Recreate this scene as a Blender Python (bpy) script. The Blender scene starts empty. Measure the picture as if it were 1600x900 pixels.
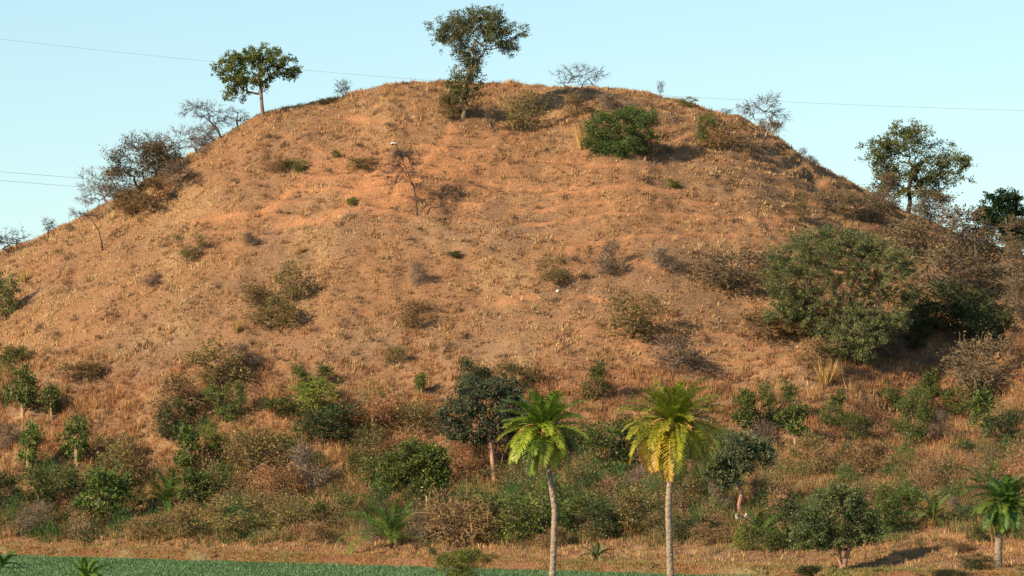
import bpy, math, random
import numpy as np
from mathutils import Vector, Matrix
sc = bpy.context.scene
COL = sc.collection
R = math.radians

# ------------------------------------------------------------------ camera, world, sun, exposure
CAMZ, F, HOR = 8.0, 7200.0, 678.0          # camera height, focal length in pixels of a 1600 wide frame, horizon row
PITCH = math.atan((HOR - 450.0) / F)
cam_d = bpy.data.cameras.new('camera')
cam = bpy.data.objects.new('camera', cam_d); COL.objects.link(cam)
cam.location = (0, 0, CAMZ)
cam.rotation_euler = (R(90) + PITCH, 0, 0)
cam_d.sensor_width = 36.0
cam_d.lens = 36.0 * F / 1600.0
cam_d.clip_start = 1.0
cam_d.clip_end = 9000.0
sc.camera = cam
sc.render.resolution_x, sc.render.resolution_y = 1024, 576

SUN_EL, SUN_AZ = 28.0, 233.0               # azimuth clockwise from +Y of the place the sun stands at
w = bpy.data.worlds.new('World'); sc.world = w; w.use_nodes = True
nt = w.node_tree; bg = nt.nodes['Background']
sky = nt.nodes.new('ShaderNodeTexSky'); sky.sky_type = 'NISHITA'; sky.sun_disc = False
sky.sun_elevation = R(SUN_EL); sky.sun_rotation = R(SUN_AZ)
sky.altitude = 300; sky.air_density = 1.3; sky.dust_density = 0.3; sky.ozone_density = 5.0
tint = nt.nodes.new('ShaderNodeMix'); tint.data_type = 'RGBA'; tint.blend_type = 'MULTIPLY'
tint.inputs['Factor'].default_value = 1.0
tint.inputs['B'].default_value = (1.38, 1.27, 1.07, 1)
tcw = nt.nodes.new('ShaderNodeTexCoord'); lift = nt.nodes.new('ShaderNodeVectorMath'); lift.operation = 'ADD'; lift.inputs[1].default_value = (0, 0, 0.06)
nt.links.new(tcw.outputs['Generated'], lift.inputs[0]); nt.links.new(lift.outputs['Vector'], sky.inputs['Vector'])
nt.links.new(sky.outputs['Color'], tint.inputs['A']); nt.links.new(tint.outputs['Result'], bg.inputs['Color'])
bg.inputs['Strength'].default_value = 0.094
sl = bpy.data.lights.new('sun', 'SUN'); sl.energy = 5.0; sl.angle = R(0.55); sl.color = (1.0, 0.84, 0.60)
sun = bpy.data.objects.new('sun', sl); COL.objects.link(sun)
sdir = Vector((math.sin(R(SUN_AZ)) * math.cos(R(SUN_EL)), math.cos(R(SUN_AZ)) * math.cos(R(SUN_EL)), math.sin(R(SUN_EL))))
sun.rotation_euler = sdir.to_track_quat('Z', 'Y').to_euler(); sun.location = sdir * 100
sc.view_settings.view_transform = 'Standard'; sc.view_settings.look = 'None'
sc.view_settings.exposure = 0.74; sc.view_settings.gamma = 1.0; sc.view_settings.use_curve_mapping = False
sc.cycles.max_bounces = 5; sc.cycles.diffuse_bounces = 1; sc.cycles.transmission_bounces = 3

# ------------------------------------------------------------------ small helpers
def tag(o, label=None, cat=None, group=None, kind=None):
    if label: o['label'] = label
    if cat: o['category'] = cat
    if group: o['group'] = group
    if kind: o['kind'] = kind
    return o

def empty(name, loc=(0, 0, 0)):
    o = bpy.data.objects.new(name, None); COL.objects.link(o)
    o.location = loc; o.empty_display_size = 0.3
    return o

def mesh(name, V, T, mat, col=None, parent=None, smooth=False, link=True):
    V = np.asarray(V, np.float32).reshape(-1, 3); T = np.asarray(T, np.int32)
    k = T.shape[1]
    me = bpy.data.meshes.new(name)
    me.vertices.add(len(V)); me.vertices.foreach_set('co', V.ravel())
    me.loops.add(T.size); me.loops.foreach_set('vertex_index', T.ravel())
    me.polygons.add(len(T)); me.polygons.foreach_set('loop_start', np.arange(0, T.size, k, dtype=np.int32))
    me.polygons.foreach_set('use_smooth', np.full(len(T), smooth))
    me.update(calc_edges=True)
    if col is not None:
        c = np.ones((len(V), 4), np.float32); c[:, :3] = np.clip(col, 0, 1)
        a = me.color_attributes.new('Col', 'FLOAT_COLOR', 'POINT'); a.data.foreach_set('color', c.ravel())
    me.materials.append(mat)
    if not link: return me
    o = bpy.data.objects.new(name, me); COL.objects.link(o)
    if parent: o.parent = parent
    return o

def inst(name, me, parent):
    o = bpy.data.objects.new(name, me); COL.objects.link(o); o.parent = parent
    return o

# lattice noise, vectorised
def _h(ix, iy, s):
    n = (ix.astype(np.int64) * 374761393 + iy.astype(np.int64) * 668265263 + s * 2147483647) & 0xffffffff
    n = ((n ^ (n >> 13)) * 1274126177) & 0xffffffff
    return ((n ^ (n >> 16)) & 0xffffff) / float(0xffffff)
def noise(x, y, sc_, s=0):
    x = np.asarray(x, float) / sc_ + 1000.0; y = np.asarray(y, float) / sc_ + 1000.0
    ix, iy = np.floor(x), np.floor(y); fx, fy = x - ix, y - iy
    fx = fx * fx * (3 - 2 * fx); fy = fy * fy * (3 - 2 * fy)
    a = _h(ix, iy, s) * (1 - fx) + _h(ix + 1, iy, s) * fx
    b = _h(ix, iy + 1, s) * (1 - fx) + _h(ix + 1, iy + 1, s) * fx
    return (a * (1 - fy) + b * fy) * 2 - 1
def fbm(x, y, sc_, s=0, o=3):
    r = 0; a = 1.0
    for i in range(o): r = r + a * noise(x, y, sc_ / 2 ** i, s + i * 7); a *= 0.5
    return r / 1.6
def sstep(a, b, x):
    t = np.clip((x - a) / (b - a), 0, 1); return t * t * (3 - 2 * t)

# ------------------------------------------------------------------ terrain heights
CP = math.cos(PITCH); SP = math.sin(PITCH)
def project(x, y, z):
    d = y * CP + (z - CAMZ) * SP; u = -y * SP + (z - CAMZ) * CP
    return 800 + F * x / d, 450 - F * u / d
def ray(px, py):
    a = (px - 800) / F; b = (450 - py) / F
    v = np.array([a, CP - b * SP, SP + b * CP]); return v / v[1]

crest_px = np.array([-1500, -900, -500, -200, 0, 60, 150, 220, 290, 347, 411, 500, 560, 620, 690, 760, 900, 1000, 1080, 1150, 1200, 1250, 1300, 1350, 1400, 1450, 1500, 1560, 1600, 1800, 2100, 2600, 3200.])
crest_py = np.array([830, 780, 670, 512, 393, 372, 327, 288, 245, 213, 178, 158, 143, 130, 126, 131, 136, 143, 163, 179, 208, 239, 268, 296, 319, 345, 369, 388, 402, 490, 620, 760, 830.])
YC = 362.0
cx = (crest_px - 800) * YC / F
cz = CAMZ + (HOR - crest_py) * YC / F + 1.0
_s = np.linspace(0, 1, 400)
_w = np.minimum(0.25 + _s / 0.16 * 0.75, 1) * (1 - sstep(0.66, 1.0, _s))
_P = np.concatenate([[0], np.cumsum((_w[1:] + _w[:-1]) / 2)]); _P /= _P[-1]
def bund_y(x): return np.maximum(270.0 - 0.98 * x + 0.5 * fbm(x, x * 0, 6, 3), 228.0)
def base_up(x, y):
    zc = np.interp(x, cx, cz); yb = bund_y(x); foot = np.maximum(306 + 1.2 * noise(x, x * 0, 9, 5), yb + 3.0)
    d0 = np.clip(y - yb - 3.5, 0, None); lift = 0.105 * np.minimum(d0, np.maximum(foot - yb - 3.5, 0)) * sstep(0, 3, d0)
    lift = lift * (1 - sstep(70, 200, np.abs(x)))
    s = np.clip((y - foot) / (YC - foot), 0, 1)
    return lift + np.maximum(zc - 0.6 - lift, 0) * np.interp(s, _s, _P), s, yb
def ledge(x, y, up):
    zz = up + 0.9 * noise(x, y, 9, 51) + 0.25 * noise(x, y, 2.5, 52); ph = (zz / 1.05) % 1.0
    return ph, sstep(-0.3, 0.35, noise(x, y, 11, 57) + 0.02 * x)
def height(x, y):
    x = np.asarray(x, float); y = np.asarray(y, float)
    zc = np.interp(x, cx, cz)
    yb = bund_y(x); foot = np.maximum(306 + 1.2 * noise(x, x * 0, 9, 5), yb + 3.0)
    z0 = 0.62 * sstep(0, 0.75, y - yb - 0.5 * noise(x, y, 0.9, 9) - 0.3 * noise(x, y, 0.35, 12))
    z0 = z0 - 0.10 * sstep(0.9, 1.6, y - yb) * (1 - sstep(2.0, 3.2, y - yb))
    up, s, yb = base_up(x, y); ph, lm = ledge(x, y, up)
    t = np.clip((y - YC) / 70.0, 0, 1); up = up * (1 - t * t * (3 - 2 * t))
    hz = np.maximum(sstep(0.0, 0.12, s), 0.55 * sstep(3, 9, y - yb) * (1 - sstep(70, 200, np.abs(x)))); crest = sstep(0.8, 1.0, s)
    n = fbm(x, y, 13, 21) * 0.95 * (1 - 0.9 * crest) + fbm(x, y, 4.0, 31) * 0.42 * (1 - 0.5 * crest) + noise(x, y, 1.1, 41) * 0.17 + noise(x, y, 0.55, 43) * 0.11
    # trodden ledges running along the slope
    led = (np.where(ph < 0.28, ph / 0.28, 1 - (ph - 0.28) / 0.72) - 0.5) * 0.46
    lm = lm * hz * (1 - crest)
    n = n - 3.3 * np.exp(-((x - 30.5) / 5.5) ** 2 - ((y - 321) / 6.5) ** 2) - 0.8 * np.exp(-((x - 0.5) / 5) ** 2 - ((y - 352) / 4) ** 2)  # first hollow is carved in to deepen the shade beside the huge thorn tree
    small = (noise(x, y, 0.9, 61) * 0.04 + noise(x, y, 3, 63) * 0.05) * sstep(1.0, 3.0, y - yb) * (1 - hz)
    far = sstep(120, 400, np.abs(x)) + sstep(450, 700, y) + (1 - sstep(60, 180, y))
    return z0 + up + (n + led * lm) * hz * (up > 0) + small + 0 * far
# fit the crest line to the skyline, bare hill only
for _ in range(3):
    ys = np.arange(330, 366, 0.5)
    for i in range(len(cx)):
        if abs(cx[i]) > 48: continue
        p = project(np.interp(ys, ys, ys) * (crest_px[i] - 800) / F, ys, height(ys * (crest_px[i] - 800) / F, ys))[1].min()
        cz[i] += (p - crest_py[i]) * 352 / F

def axis(lo, hi, st, outer, far):
    a = list(np.arange(lo, hi + 1e-6, st)); d = st; v = hi
    while v < far: d *= 1.35; v += d; a.append(v)
    d = st; v = lo; b = []
    while v > -outer: d *= 1.35; v -= d; b.append(v)
    return np.array(b[::-1] + a)
GX = axis(-46, 46, 0.25, 4000, 4000); GY = axis(238, 374, 0.25, 400, 5000)
MX, MY = np.meshgrid(GX, GY)
MZ = height(MX, MY)
def ground(x, y):
    x = np.asarray(x, float); y = np.asarray(y, float)
    i = np.clip(np.searchsorted(GX, x) - 1, 0, len(GX) - 2); j = np.clip(np.searchsorted(GY, y) - 1, 0, len(GY) - 2)
    fx = (x - GX[i]) / (GX[i + 1] - GX[i]); fy = (y - GY[j]) / (GY[j + 1] - GY[j])
    return (MZ[j, i] * (1 - fx) + MZ[j, i + 1] * fx) * (1 - fy) + (MZ[j + 1, i] * (1 - fx) + MZ[j + 1, i + 1] * fx) * fy
_yy = np.arange(225, 372, 0.08)
def at(px, py):
    v = ray(px, py); X = v[0] * _yy; Z = CAMZ + v[2] * _yy
    g = ground(X, _yy); hit = np.nonzero(Z <= g)[0]
    i = hit[0] if len(hit) else int(np.argmin(Z - g))
    return Vector((X[i], _yy[i], g[i]))

# ------------------------------------------------------------------ materials
def node_mat(name):
    m = bpy.data.materials.new(name); m.use_nodes = True
    t = m.node_tree; b = t.nodes['Principled BSDF']; b.inputs['Roughness'].default_value = 0.85
    b.inputs['Specular IOR Level'].default_value = 0.2
    return m, t, b
def soil_mat(name, amp=0.5, bump=0.6, scale=5.0):
    m, t, b = node_mat(name)
    a = t.nodes.new('ShaderNodeAttribute'); a.attribute_name = 'Col'
    tc = t.nodes.new('ShaderNodeTexCoord')
    n = t.nodes.new('ShaderNodeTexNoise'); n.inputs['Scale'].default_value = scale; n.inputs['Detail'].default_value = 6; n.inputs['Roughness'].default_value = 0.7
    t.links.new(tc.outputs['Object'], n.inputs['Vector'])
    mr = t.nodes.new('ShaderNodeMapRange'); mr.inputs['From Min'].default_value = 0.3; mr.inputs['From Max'].default_value = 0.7
    mr.inputs['To Min'].default_value = 1 - amp; mr.inputs['To Max'].default_value = 1 + amp
    t.links.new(n.outputs['Fac'], mr.inputs['Value'])
    mx = t.nodes.new('ShaderNodeVectorMath'); mx.operation = 'SCALE'
    t.links.new(a.outputs['Color'], mx.inputs[0]); t.links.new(mr.outputs['Result'], mx.inputs['Scale'])
    t.links.new(mx.outputs['Vector'], b.inputs['Base Color'])
    bp = t.nodes.new('ShaderNodeBump'); bp.inputs['Strength'].default_value = bump; bp.inputs['Distance'].default_value = 0.12
    t.links.new(n.outputs['Fac'], bp.inputs['Height']); t.links.new(bp.outputs['Normal'], b.inputs['Normal'])
    b.inputs['Roughness'].default_value = 0.95
    return m
def leaf_mat(name, trans=0.25, rnd=0.35, tintc=(1, 1, 1), rough=0.6, spec=0.25):
    """colour from the mesh, a little light through the blades, brightness differing from plant to plant"""
    m, t, b = node_mat(name)
    a = t.nodes.new('ShaderNodeAttribute'); a.attribute_name = 'Col'
    oi = t.nodes.new('ShaderNodeObjectInfo')
    mr = t.nodes.new('ShaderNodeMapRange'); mr.inputs['To Min'].default_value = 1 - rnd; mr.inputs['To Max'].default_value = 1 + rnd
    t.links.new(oi.outputs['Random'], mr.inputs['Value'])
    mx = t.nodes.new('ShaderNodeVectorMath'); mx.operation = 'SCALE'
    t.links.new(a.outputs['Color'], mx.inputs[0]); t.links.new(mr.outputs['Result'], mx.inputs['Scale'])
    m2 = t.nodes.new('ShaderNodeVectorMath'); m2.operation = 'MULTIPLY'; m2.inputs[1].default_value = tintc
    t.links.new(mx.outputs['Vector'], m2.inputs[0])
    t.links.new(m2.outputs['Vector'], b.inputs['Base Color'])
    b.inputs['Roughness'].default_value = rough; b.inputs['Specular IOR Level'].default_value = spec
    tr = t.nodes.new('ShaderNodeBsdfTranslucent'); t.links.new(m2.outputs['Vector'], tr.inputs['Color'])
    ms = t.nodes.new('ShaderNodeMixShader'); ms.inputs['Fac'].default_value = trans
    t.links.new(b.outputs['BSDF'], ms.inputs[1]); t.links.new(tr.outputs['BSDF'], ms.inputs[2])
    t.links.new(ms.outputs['Shader'], t.nodes['Material Output'].inputs['Surface'])
    return m
def bark_mat(name, c1, c2, scale=6.0, stretch=0.25):
    m, t, b = node_mat(name)
    tc = t.nodes.new('ShaderNodeTexCoord'); mp = t.nodes.new('ShaderNodeMapping'); mp.inputs['Scale'].default_value = (1, 1, stretch)
    n = t.nodes.new('ShaderNodeTexNoise'); n.inputs['Scale'].default_value = scale; n.inputs['Detail'].default_value = 5
    cr = t.nodes.new('ShaderNodeValToRGB'); cr.color_ramp.elements[0].position = 0.35; cr.color_ramp.elements[1].position = 0.68
    cr.color_ramp.elements[0].color = (*c1, 1); cr.color_ramp.elements[1].color = (*c2, 1)
    t.links.new(tc.outputs['Object'], mp.inputs['Vector']); t.links.new(mp.outputs['Vector'], n.inputs['Vector'])
    t.links.new(n.outputs['Fac'], cr.inputs['Fac']); t.links.new(cr.outputs['Color'], b.inputs['Base Color'])
    bp = t.nodes.new('ShaderNodeBump'); bp.inputs['Strength'].default_value = 0.6; bp.inputs['Distance'].default_value = 0.03
    t.links.new(n.outputs['Fac'], bp.inputs['Height']); t.links.new(bp.outputs['Normal'], b.inputs['Normal'])
    return m
M_soil = soil_mat('hill_soil', 0.6, 0.9, 8.0); M_field = soil_mat('field_soil', 0.4, 0.5, 4.0)
M_grass = leaf_mat('dry_grass_blades', 0.25, 0.0, rough=0.7)
M_crop = leaf_mat('crop_leaves', 0.25, 0.0, rough=0.6)
M_leaf = leaf_mat('tree_leaves', 0.32, 0.25)
M_twig = leaf_mat('dry_twigs', 0.0, 0.2, rough=0.9, spec=0.05)
M_brush = leaf_mat('brush_leaves', 0.08, 0.2)
M_frond = leaf_mat('palm_fronds', 0.3, 0.15, rough=0.45, spec=0.4)
M_bark = bark_mat('brown_bark', (0.12, 0.075, 0.05), (0.30, 0.20, 0.14))
M_bark_red = bark_mat('reddish_bark', (0.24, 0.12, 0.08), (0.46, 0.25, 0.17))
M_bark_pale = bark_mat('pale_bark', (0.25, 0.17, 0.09), (0.62, 0.44, 0.22))
M_bark_dark = bark_mat('dark_bark', (0.03, 0.022, 0.02), (0.09, 0.06, 0.05))
M_bark_grey = bark_mat('grey_bark', (0.13, 0.11, 0.10), (0.30, 0.25, 0.21))
M_palm = bark_mat('palm_trunk_bark', (0.16, 0.115, 0.08), (0.36, 0.27, 0.19), 5.0, 3.5)
M_stone = bark_mat('white_stone', (0.6, 0.58, 0.52), (0.8, 0.78, 0.72), 12, 1)
M_wire = bark_mat('wire_metal', (0.2, 0.2, 0.22), (0.3, 0.3, 0.32), 3, 1)
M_spathe = bark_mat('palm_spathe', (0.42, 0.2, 0.05), (0.72, 0.40, 0.12), 9, 1)

# ------------------------------------------------------------------ terrain colours, a map of what the earth itself is
def lines_mask(u, v, pts, wd, jit):
    d = np.full(u.shape, 1e9)
    uu = u + jit * 9; vv = v + np.roll(jit, 3) * 5
    for (a, b), (c, e) in zip(pts[:-1], pts[1:]):
        t = np.clip(((uu - a) * (c - a) + (vv - b) * (e - b)) / ((c - a) ** 2 + (e - b) ** 2), 0, 1)
        d = np.minimum(d, np.hypot(uu - a - t * (c - a), (vv - b - t * (e - b)) * 1.3))
    return np.clip(1.1 - d / (wd * 0.8), 0, 1)
TRACKS = [
    ([(712, 190), (690, 225), (640, 262), (560, 300), (520, 345), (430, 352)], 15),
    ([(690, 225), (712, 262), (770, 290), (880, 300), (960, 290), (1060, 300)], 8),
    ([(590, 330), (640, 290), (690, 262)], 16),
    ([(440, 210), (520, 245), (590, 262)], 6),
    ([(880, 345), (960, 332), (1060, 336), (1150, 340), (1205, 345)], 5),
    ([(860, 392), (960, 372), (1080, 366), (1190, 366)], 5),
    ([(760, 330), (880, 318), (1000, 312), (1120, 318)], 4),
    ([(1205, 352), (1245, 318), (1275, 298), (1310, 292)], 10),
    ([(1335, 315), (1352, 340), (1375, 372)], 11),
    ([(780, 470), (830, 465)], 13), ([(985, 408), (1040, 420)], 14), ([(905, 462), (960, 470)], 8),
    ([(540, 185), (600, 193)], 13), ([(470, 290), (420, 330), (300, 345)], 10), ([(820, 250), (1040, 262)], 6),
]
def soil_masks(x, y, z):
    u, v = project(x, y, z)
    jit = fbm(x, y, 1.6, 71)
    tr = np.zeros(u.shape)
    for pts, wd in TRACKS: tr = np.maximum(tr, lines_mask(u, v, pts, wd, jit))
    tr = tr * (y < YC + 8)
    up, s, yb = base_up(x, y); ph, lm = ledge(x, y, up)
    tread = sstep(0.24, 0.32, ph) * sstep(0.56, 0.44, ph) * lm * sstep(0.08, 0.2, s) * sstep(1.0, 0.9, s) * sstep(-0.4, 0.3, noise(x, y, 3, 73))
    tr = np.maximum(tr, tread)
    return u, v, tr
def mixc(a, b, t): return a * (1 - t[..., None]) + b * t[..., None]
C = lambda *a: np.array(a, float)
def soil_colour(x, y, z):
    u, v, tr = soil_masks(x, y, z)
    shp = x.shape
    c = np.broadcast_to(C(0.35, 0.185, 0.09), shp + (3,)).copy()
    c = mixc(c, C(0.28, 0.17, 0.10), sstep(-0.2, 0.5, fbm(x, y, 7, 81)) * 0.8)
    c = mixc(c, C(0.44, 0.27, 0.135), sstep(0.0, 0.7, fbm(x, y, 5, 85)) * 0.7)
    grey = np.exp(-((u - 640) / 240) ** 2 - ((v - 545) / 24) ** 2) + 0.8 * np.exp(-((u - 720) / 180) ** 2 - ((v - 365) / 26) ** 2)
    c = mixc(c, C(0.30, 0.19, 0.12), np.clip(grey, 0, 1) * 0.55)
    c = mixc(c, C(0.30, 0.20, 0.10), sstep(1120, 1350, u) * sstep(420, 250, v) * 0.6)
    red = np.exp(-((u - 640) / 200) ** 2 - ((v - 270) / 50) ** 2)
    c = mixc(c, C(0.40, 0.18, 0.085), np.clip(red + 0.15 * jitn(x, y), 0, 1) * 0.6)
    c = mixc(c, C(0.54, 0.25, 0.115), tr * 0.9)
    return c, u, v, tr
def jitn(x, y): return fbm(x, y, 1.2, 91)

NX, NY = len(GX), len(GY)
idx = np.arange(NX * NY).reshape(NY, NX)
Q = np.stack([idx[:-1, :-1], idx[:-1, 1:], idx[1:, 1:], idx[1:, :-1]], -1)
qx = (MX[:-1, :-1] + MX[1:, 1:]) / 2; qy = (MY[:-1, :-1] + MY[1:, 1:]) / 2
yb = bund_y(qx); foot = yb + 3.5
inner = (np.abs(qx) < 400)
is_field = (qy < yb - 0.1) & inner & (qy > 100)
is_hill = (qy > foot) & (qy < 470) & inner & ~is_field
is_bank = ~is_field & ~is_hill
cc, U_, V_, TR_ = soil_colour(MX, MY, MZ)
ybv = bund_y(MX); dy = MY - ybv
flat = (MY < ybv + 5)
bank = np.broadcast_to(C(0.27, 0.14, 0.07), cc.shape).copy()
bank = mixc(bank, C(0.28, 0.22, 0.10), sstep(-0.2, 0.6, fbm(MX, MY, 4, 101)))
redface = (dy > -0.2) & (dy < 0.8)
bank = mixc(bank, C(0.22, 0.09, 0.045), redface * sstep(0.0, 0.7, fbm(MX, MY, 2.0, 105)))
bank = mixc(bank, C(0.46, 0.28, 0.16), ((dy > 1.3) & (dy < 1.9)) * 0.7)
cc = np.where(flat[..., None], bank, cc)
fieldc = np.broadcast_to(C(0.16, 0.15, 0.08), cc.shape) * (1 + 0.25 * fbm(MX, MY, 2.5, 111)[..., None])
cc = np.where((dy < -0.1)[..., None], fieldc, cc)
cc = cc * C(0.72, 0.69, 0.66)
VV = np.stack([MX, MY, MZ], -1).reshape(-1, 3); CCf = cc.reshape(-1, 3)
def region(name, mask, mat, label):
    q = Q[mask]; used = np.unique(q); remap = np.full(NX * NY, -1); remap[used] = np.arange(len(used))
    return tag(mesh(name, VV[used], remap[q], mat, CCf[used], smooth=True), label, kind='structure')
region('hill', is_hill, M_soil, 'tall rounded hill of orange earth and dry grass')
region('ground', is_bank, M_soil, 'flat dry earth with a low red bank at the foot of the hill')
region('field', is_field, M_field, 'level green crop field before the bank')

# ------------------------------------------------------------------ mass vegetation
rng = np.random.default_rng(7)
def blades(P, hgt, spread, nb, wid, col, lean=0.5, cvar=0.22):
    """nb thin triangular blades out of each point of P"""
    n = len(P); k = n * nb
    Pb = np.repeat(P, nb, 0); h = np.repeat(hgt, nb) * rng.uniform(0.45, 1.1, k); s = np.repeat(spread, nb)
    a = rng.uniform(0, 2 * np.pi, k); r = s * np.sqrt(rng.uniform(0, 1, k))
    b = Pb + np.stack([np.cos(a) * r, np.sin(a) * r, np.zeros(k) - 0.02], -1)
    ln = h * lean * rng.uniform(0.2, 1.3, k); a2 = a + rng.normal(0, 0.6, k)
    tip = b + np.stack([np.cos(a2) * ln, np.sin(a2) * ln, h], -1)
    t = rng.uniform(0, 2 * np.pi, k); wv = np.stack([np.cos(t), np.sin(t), np.zeros(k)], -1) * (np.repeat(wid, nb) * rng.uniform(0.6, 1.3, k))[:, None] * 0.5
    V = np.stack([b - wv, b + wv, tip], 1).reshape(-1, 3)
    c = np.repeat(col, nb, 0) * (1 + rng.normal(0, cvar, k))[:, None] * C(0.83, 0.80, 0.74)
    return V, np.arange(3 * k).reshape(-1, 3), np.repeat(np.clip(c, 0.005, 0.9), 3, 0)
def scatter(n, x0, x1, y0, y1):
    x = rng.uniform(x0, x1, n); y = rng.uniform(y0, y1, n)
    k = np.abs(x) < y * 0.112 + 3; return x[k], y[k]

# short dry grass of the upper slope
def zone(u, v): return sstep(545, 610, v + 0 * u)
x, y = scatter(125000, -46, 46, 250, 368)
xc, yc = scatter(25000, -46, 46, 250, 368); rp = rng.integers(3, 11, len(xc)); sd = rng.uniform(0.1, 0.34, len(xc))
cid = np.concatenate([rng.uniform(0, 1, len(x)) * 0.3 + 0.3, np.repeat(rng.uniform(0, 1, len(xc)), rp)])
big = np.concatenate([np.zeros(len(x)), np.repeat(rng.uniform(0.4, 1.0, len(xc)), rp)])
x = np.concatenate([x, np.repeat(xc, rp) + rng.normal(0, 1, rp.sum()) * np.repeat(sd, rp)]); y = np.concatenate([y, np.repeat(yc, rp) + rng.normal(0, 1, rp.sum()) * np.repeat(sd, rp) * 0.8])
z = ground(x, y); u, v, tr = soil_masks(x, y, z); ftl = bund_y(x) + 4
dens = 0.5 + 0.5 * sstep(-0.4, 0.2, fbm(x, y, 2.2, 121))
greyz = np.clip(np.exp(-((u - 640) / 260) ** 2 - ((v - 545) / 24) ** 2), 0, 1)
keep = (y > ftl) & (rng.uniform(0, 1, len(x)) < dens * (1 - 0.97 * np.clip(tr * 1.5, 0, 1)) * (1 - 0.75 * zone(u, v)) * (1 - 0.3 * greyz))
x, y, z, u, v, cid, big = x[keep], y[keep], z[keep], u[keep], v[keep], cid[keep], big[keep]
n = len(x)
f1 = fbm(x, y, 6, 131); f2 = fbm(x, y, 1.3, 135)
col = np.broadcast_to(C(0.59, 0.325, 0.155), (n, 3)).copy()
col = mixc(col, C(0.50, 0.245, 0.115), sstep(-0.1, 0.7, f1))
col = mixc(col, C(0.30, 0.19, 0.11), sstep(-0.1, 0.5, -f2 - 0.1) * 0.8)
col = mixc(col, C(0.26, 0.25, 0.09), (rng.uniform(0, 1, n) < 0.04) * 0.9)
col = mixc(col, C(0.33, 0.235, 0.12), sstep(1080, 1300, u) * sstep(420, 260, v) * 0.6)
col = mixc(col, C(0.68, 0.47, 0.23), sstep(420, 220, u) * sstep(-0.2, 0.5, fbm(x, y, 3, 139)) * 0.8)
col = mixc(col, C(0.76, 0.52, 0.27), sstep(0.66, 0.85, cid) * 0.85)
col = mixc(col, C(0.17, 0.11, 0.075), sstep(0.34, 0.16, cid) * 0.9)
hg = rng.uniform(0.06, 0.16, n) * (1 + 1.5 * big) * (1 + 0.7 * np.clip(f2, 0, 1)) * (1 + 0.3 * sstep(420, 540, v))
V, T, c = blades(np.stack([x, y, z], -1), hg, np.full(n, 0.15), 8, np.full(n, 0.055), col, 0.55)
tag(mesh('dry_grass', V, T, M_grass, c), 'short tufts of dry straw grass over the open slope', kind='stuff')

# tall dry grass of the lower slope and along the foot
x, y = scatter(85000, -46, 46, 236, 340)
xc, yc = scatter(16000, -46, 46, 236, 340); rp = rng.integers(3, 9, len(xc)); sd = rng.uniform(0.12, 0.4, len(xc))
cid = np.concatenate([rng.uniform(0, 1, len(x)) * 0.3 + 0.3, np.repeat(rng.uniform(0, 1, len(xc)), rp)])
x = np.concatenate([x, np.repeat(xc, rp) + rng.normal(0, 1, rp.sum()) * np.repeat(sd, rp)]); y = np.concatenate([y, np.repeat(yc, rp) + rng.normal(0, 1, rp.sum()) * np.repeat(sd, rp) * 0.8])
z = ground(x, y); u, v, tr = soil_masks(x, y, z); ybn = bund_y(x); ftl = np.maximum(306, ybn + 3)
zn = zone(u + 20 * fbm(x, y, 8, 141), v + 26 * fbm(x, y, 5, 143))
dens = (0.45 + 0.55 * sstep(-0.4, 0.2, fbm(x, y, 2.6, 145))) * zn
shelf = (v > 842 + 14 * fbm(x, y, 4, 147) + 10 * sstep(1300, 1500, u) - 25 * sstep(1330, 1420, u))
dens = np.where(shelf, 0.30, dens)
keep = (y > ybn + 0.9) & (rng.uniform(0, 1, len(x)) < dens) & ~((np.abs(u - 1159) < 14) & (v > 803) & (v < 826))
x, y, z, u, v, shelf, cid = x[keep], y[keep], z[keep], u[keep], v[keep], shelf[keep], cid[keep]
n = len(x); f1 = fbm(x, y, 5, 151); f2 = fbm(x, y, 1.6, 155)
col = np.broadcast_to(C(0.47, 0.215, 0.10), (n, 3)).copy()
col = mixc(col, C(0.50, 0.28, 0.12), sstep(0.0, 0.6, f1) * 0.7)
col = mixc(col, C(0.24, 0.14, 0.085), sstep(0.0, 0.5, -f2) * 0.8)
col = mixc(col, C(0.58, 0.36, 0.15), sstep(0.75, 0.9, cid) * 0.7)
col = mixc(col, C(0.20, 0.12, 0.07), sstep(0.28, 0.12, cid) * 0.8)
low = sstep(690, 800, v)
col = mixc(col, C(0.30, 0.24, 0.08), low * sstep(-0.3, 0.4, fbm(x, y, 3, 159)) * 0.85)
col = mixc(col, C(0.13, 0.17, 0.05), low * (rng.uniform(0, 1, n) < 0.2))
hg = rng.uniform(0.22, 0.55, n) * (1 + 1.1 * sstep(0.6, 1.0, cid)) * (1 + 0.5 * np.clip(f2, -0.5, 1)); hg = np.where(shelf, hg * 0.38, hg)
V, T, c = blades(np.stack([x, y, z], -1), hg, np.full(n, 0.2), 12, np.full(n, 0.045), col, 0.38)
tag(mesh('tall_grass', V, T, M_grass, c), 'taller reddish dry grass covering the lower slope', kind='stuff')

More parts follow.
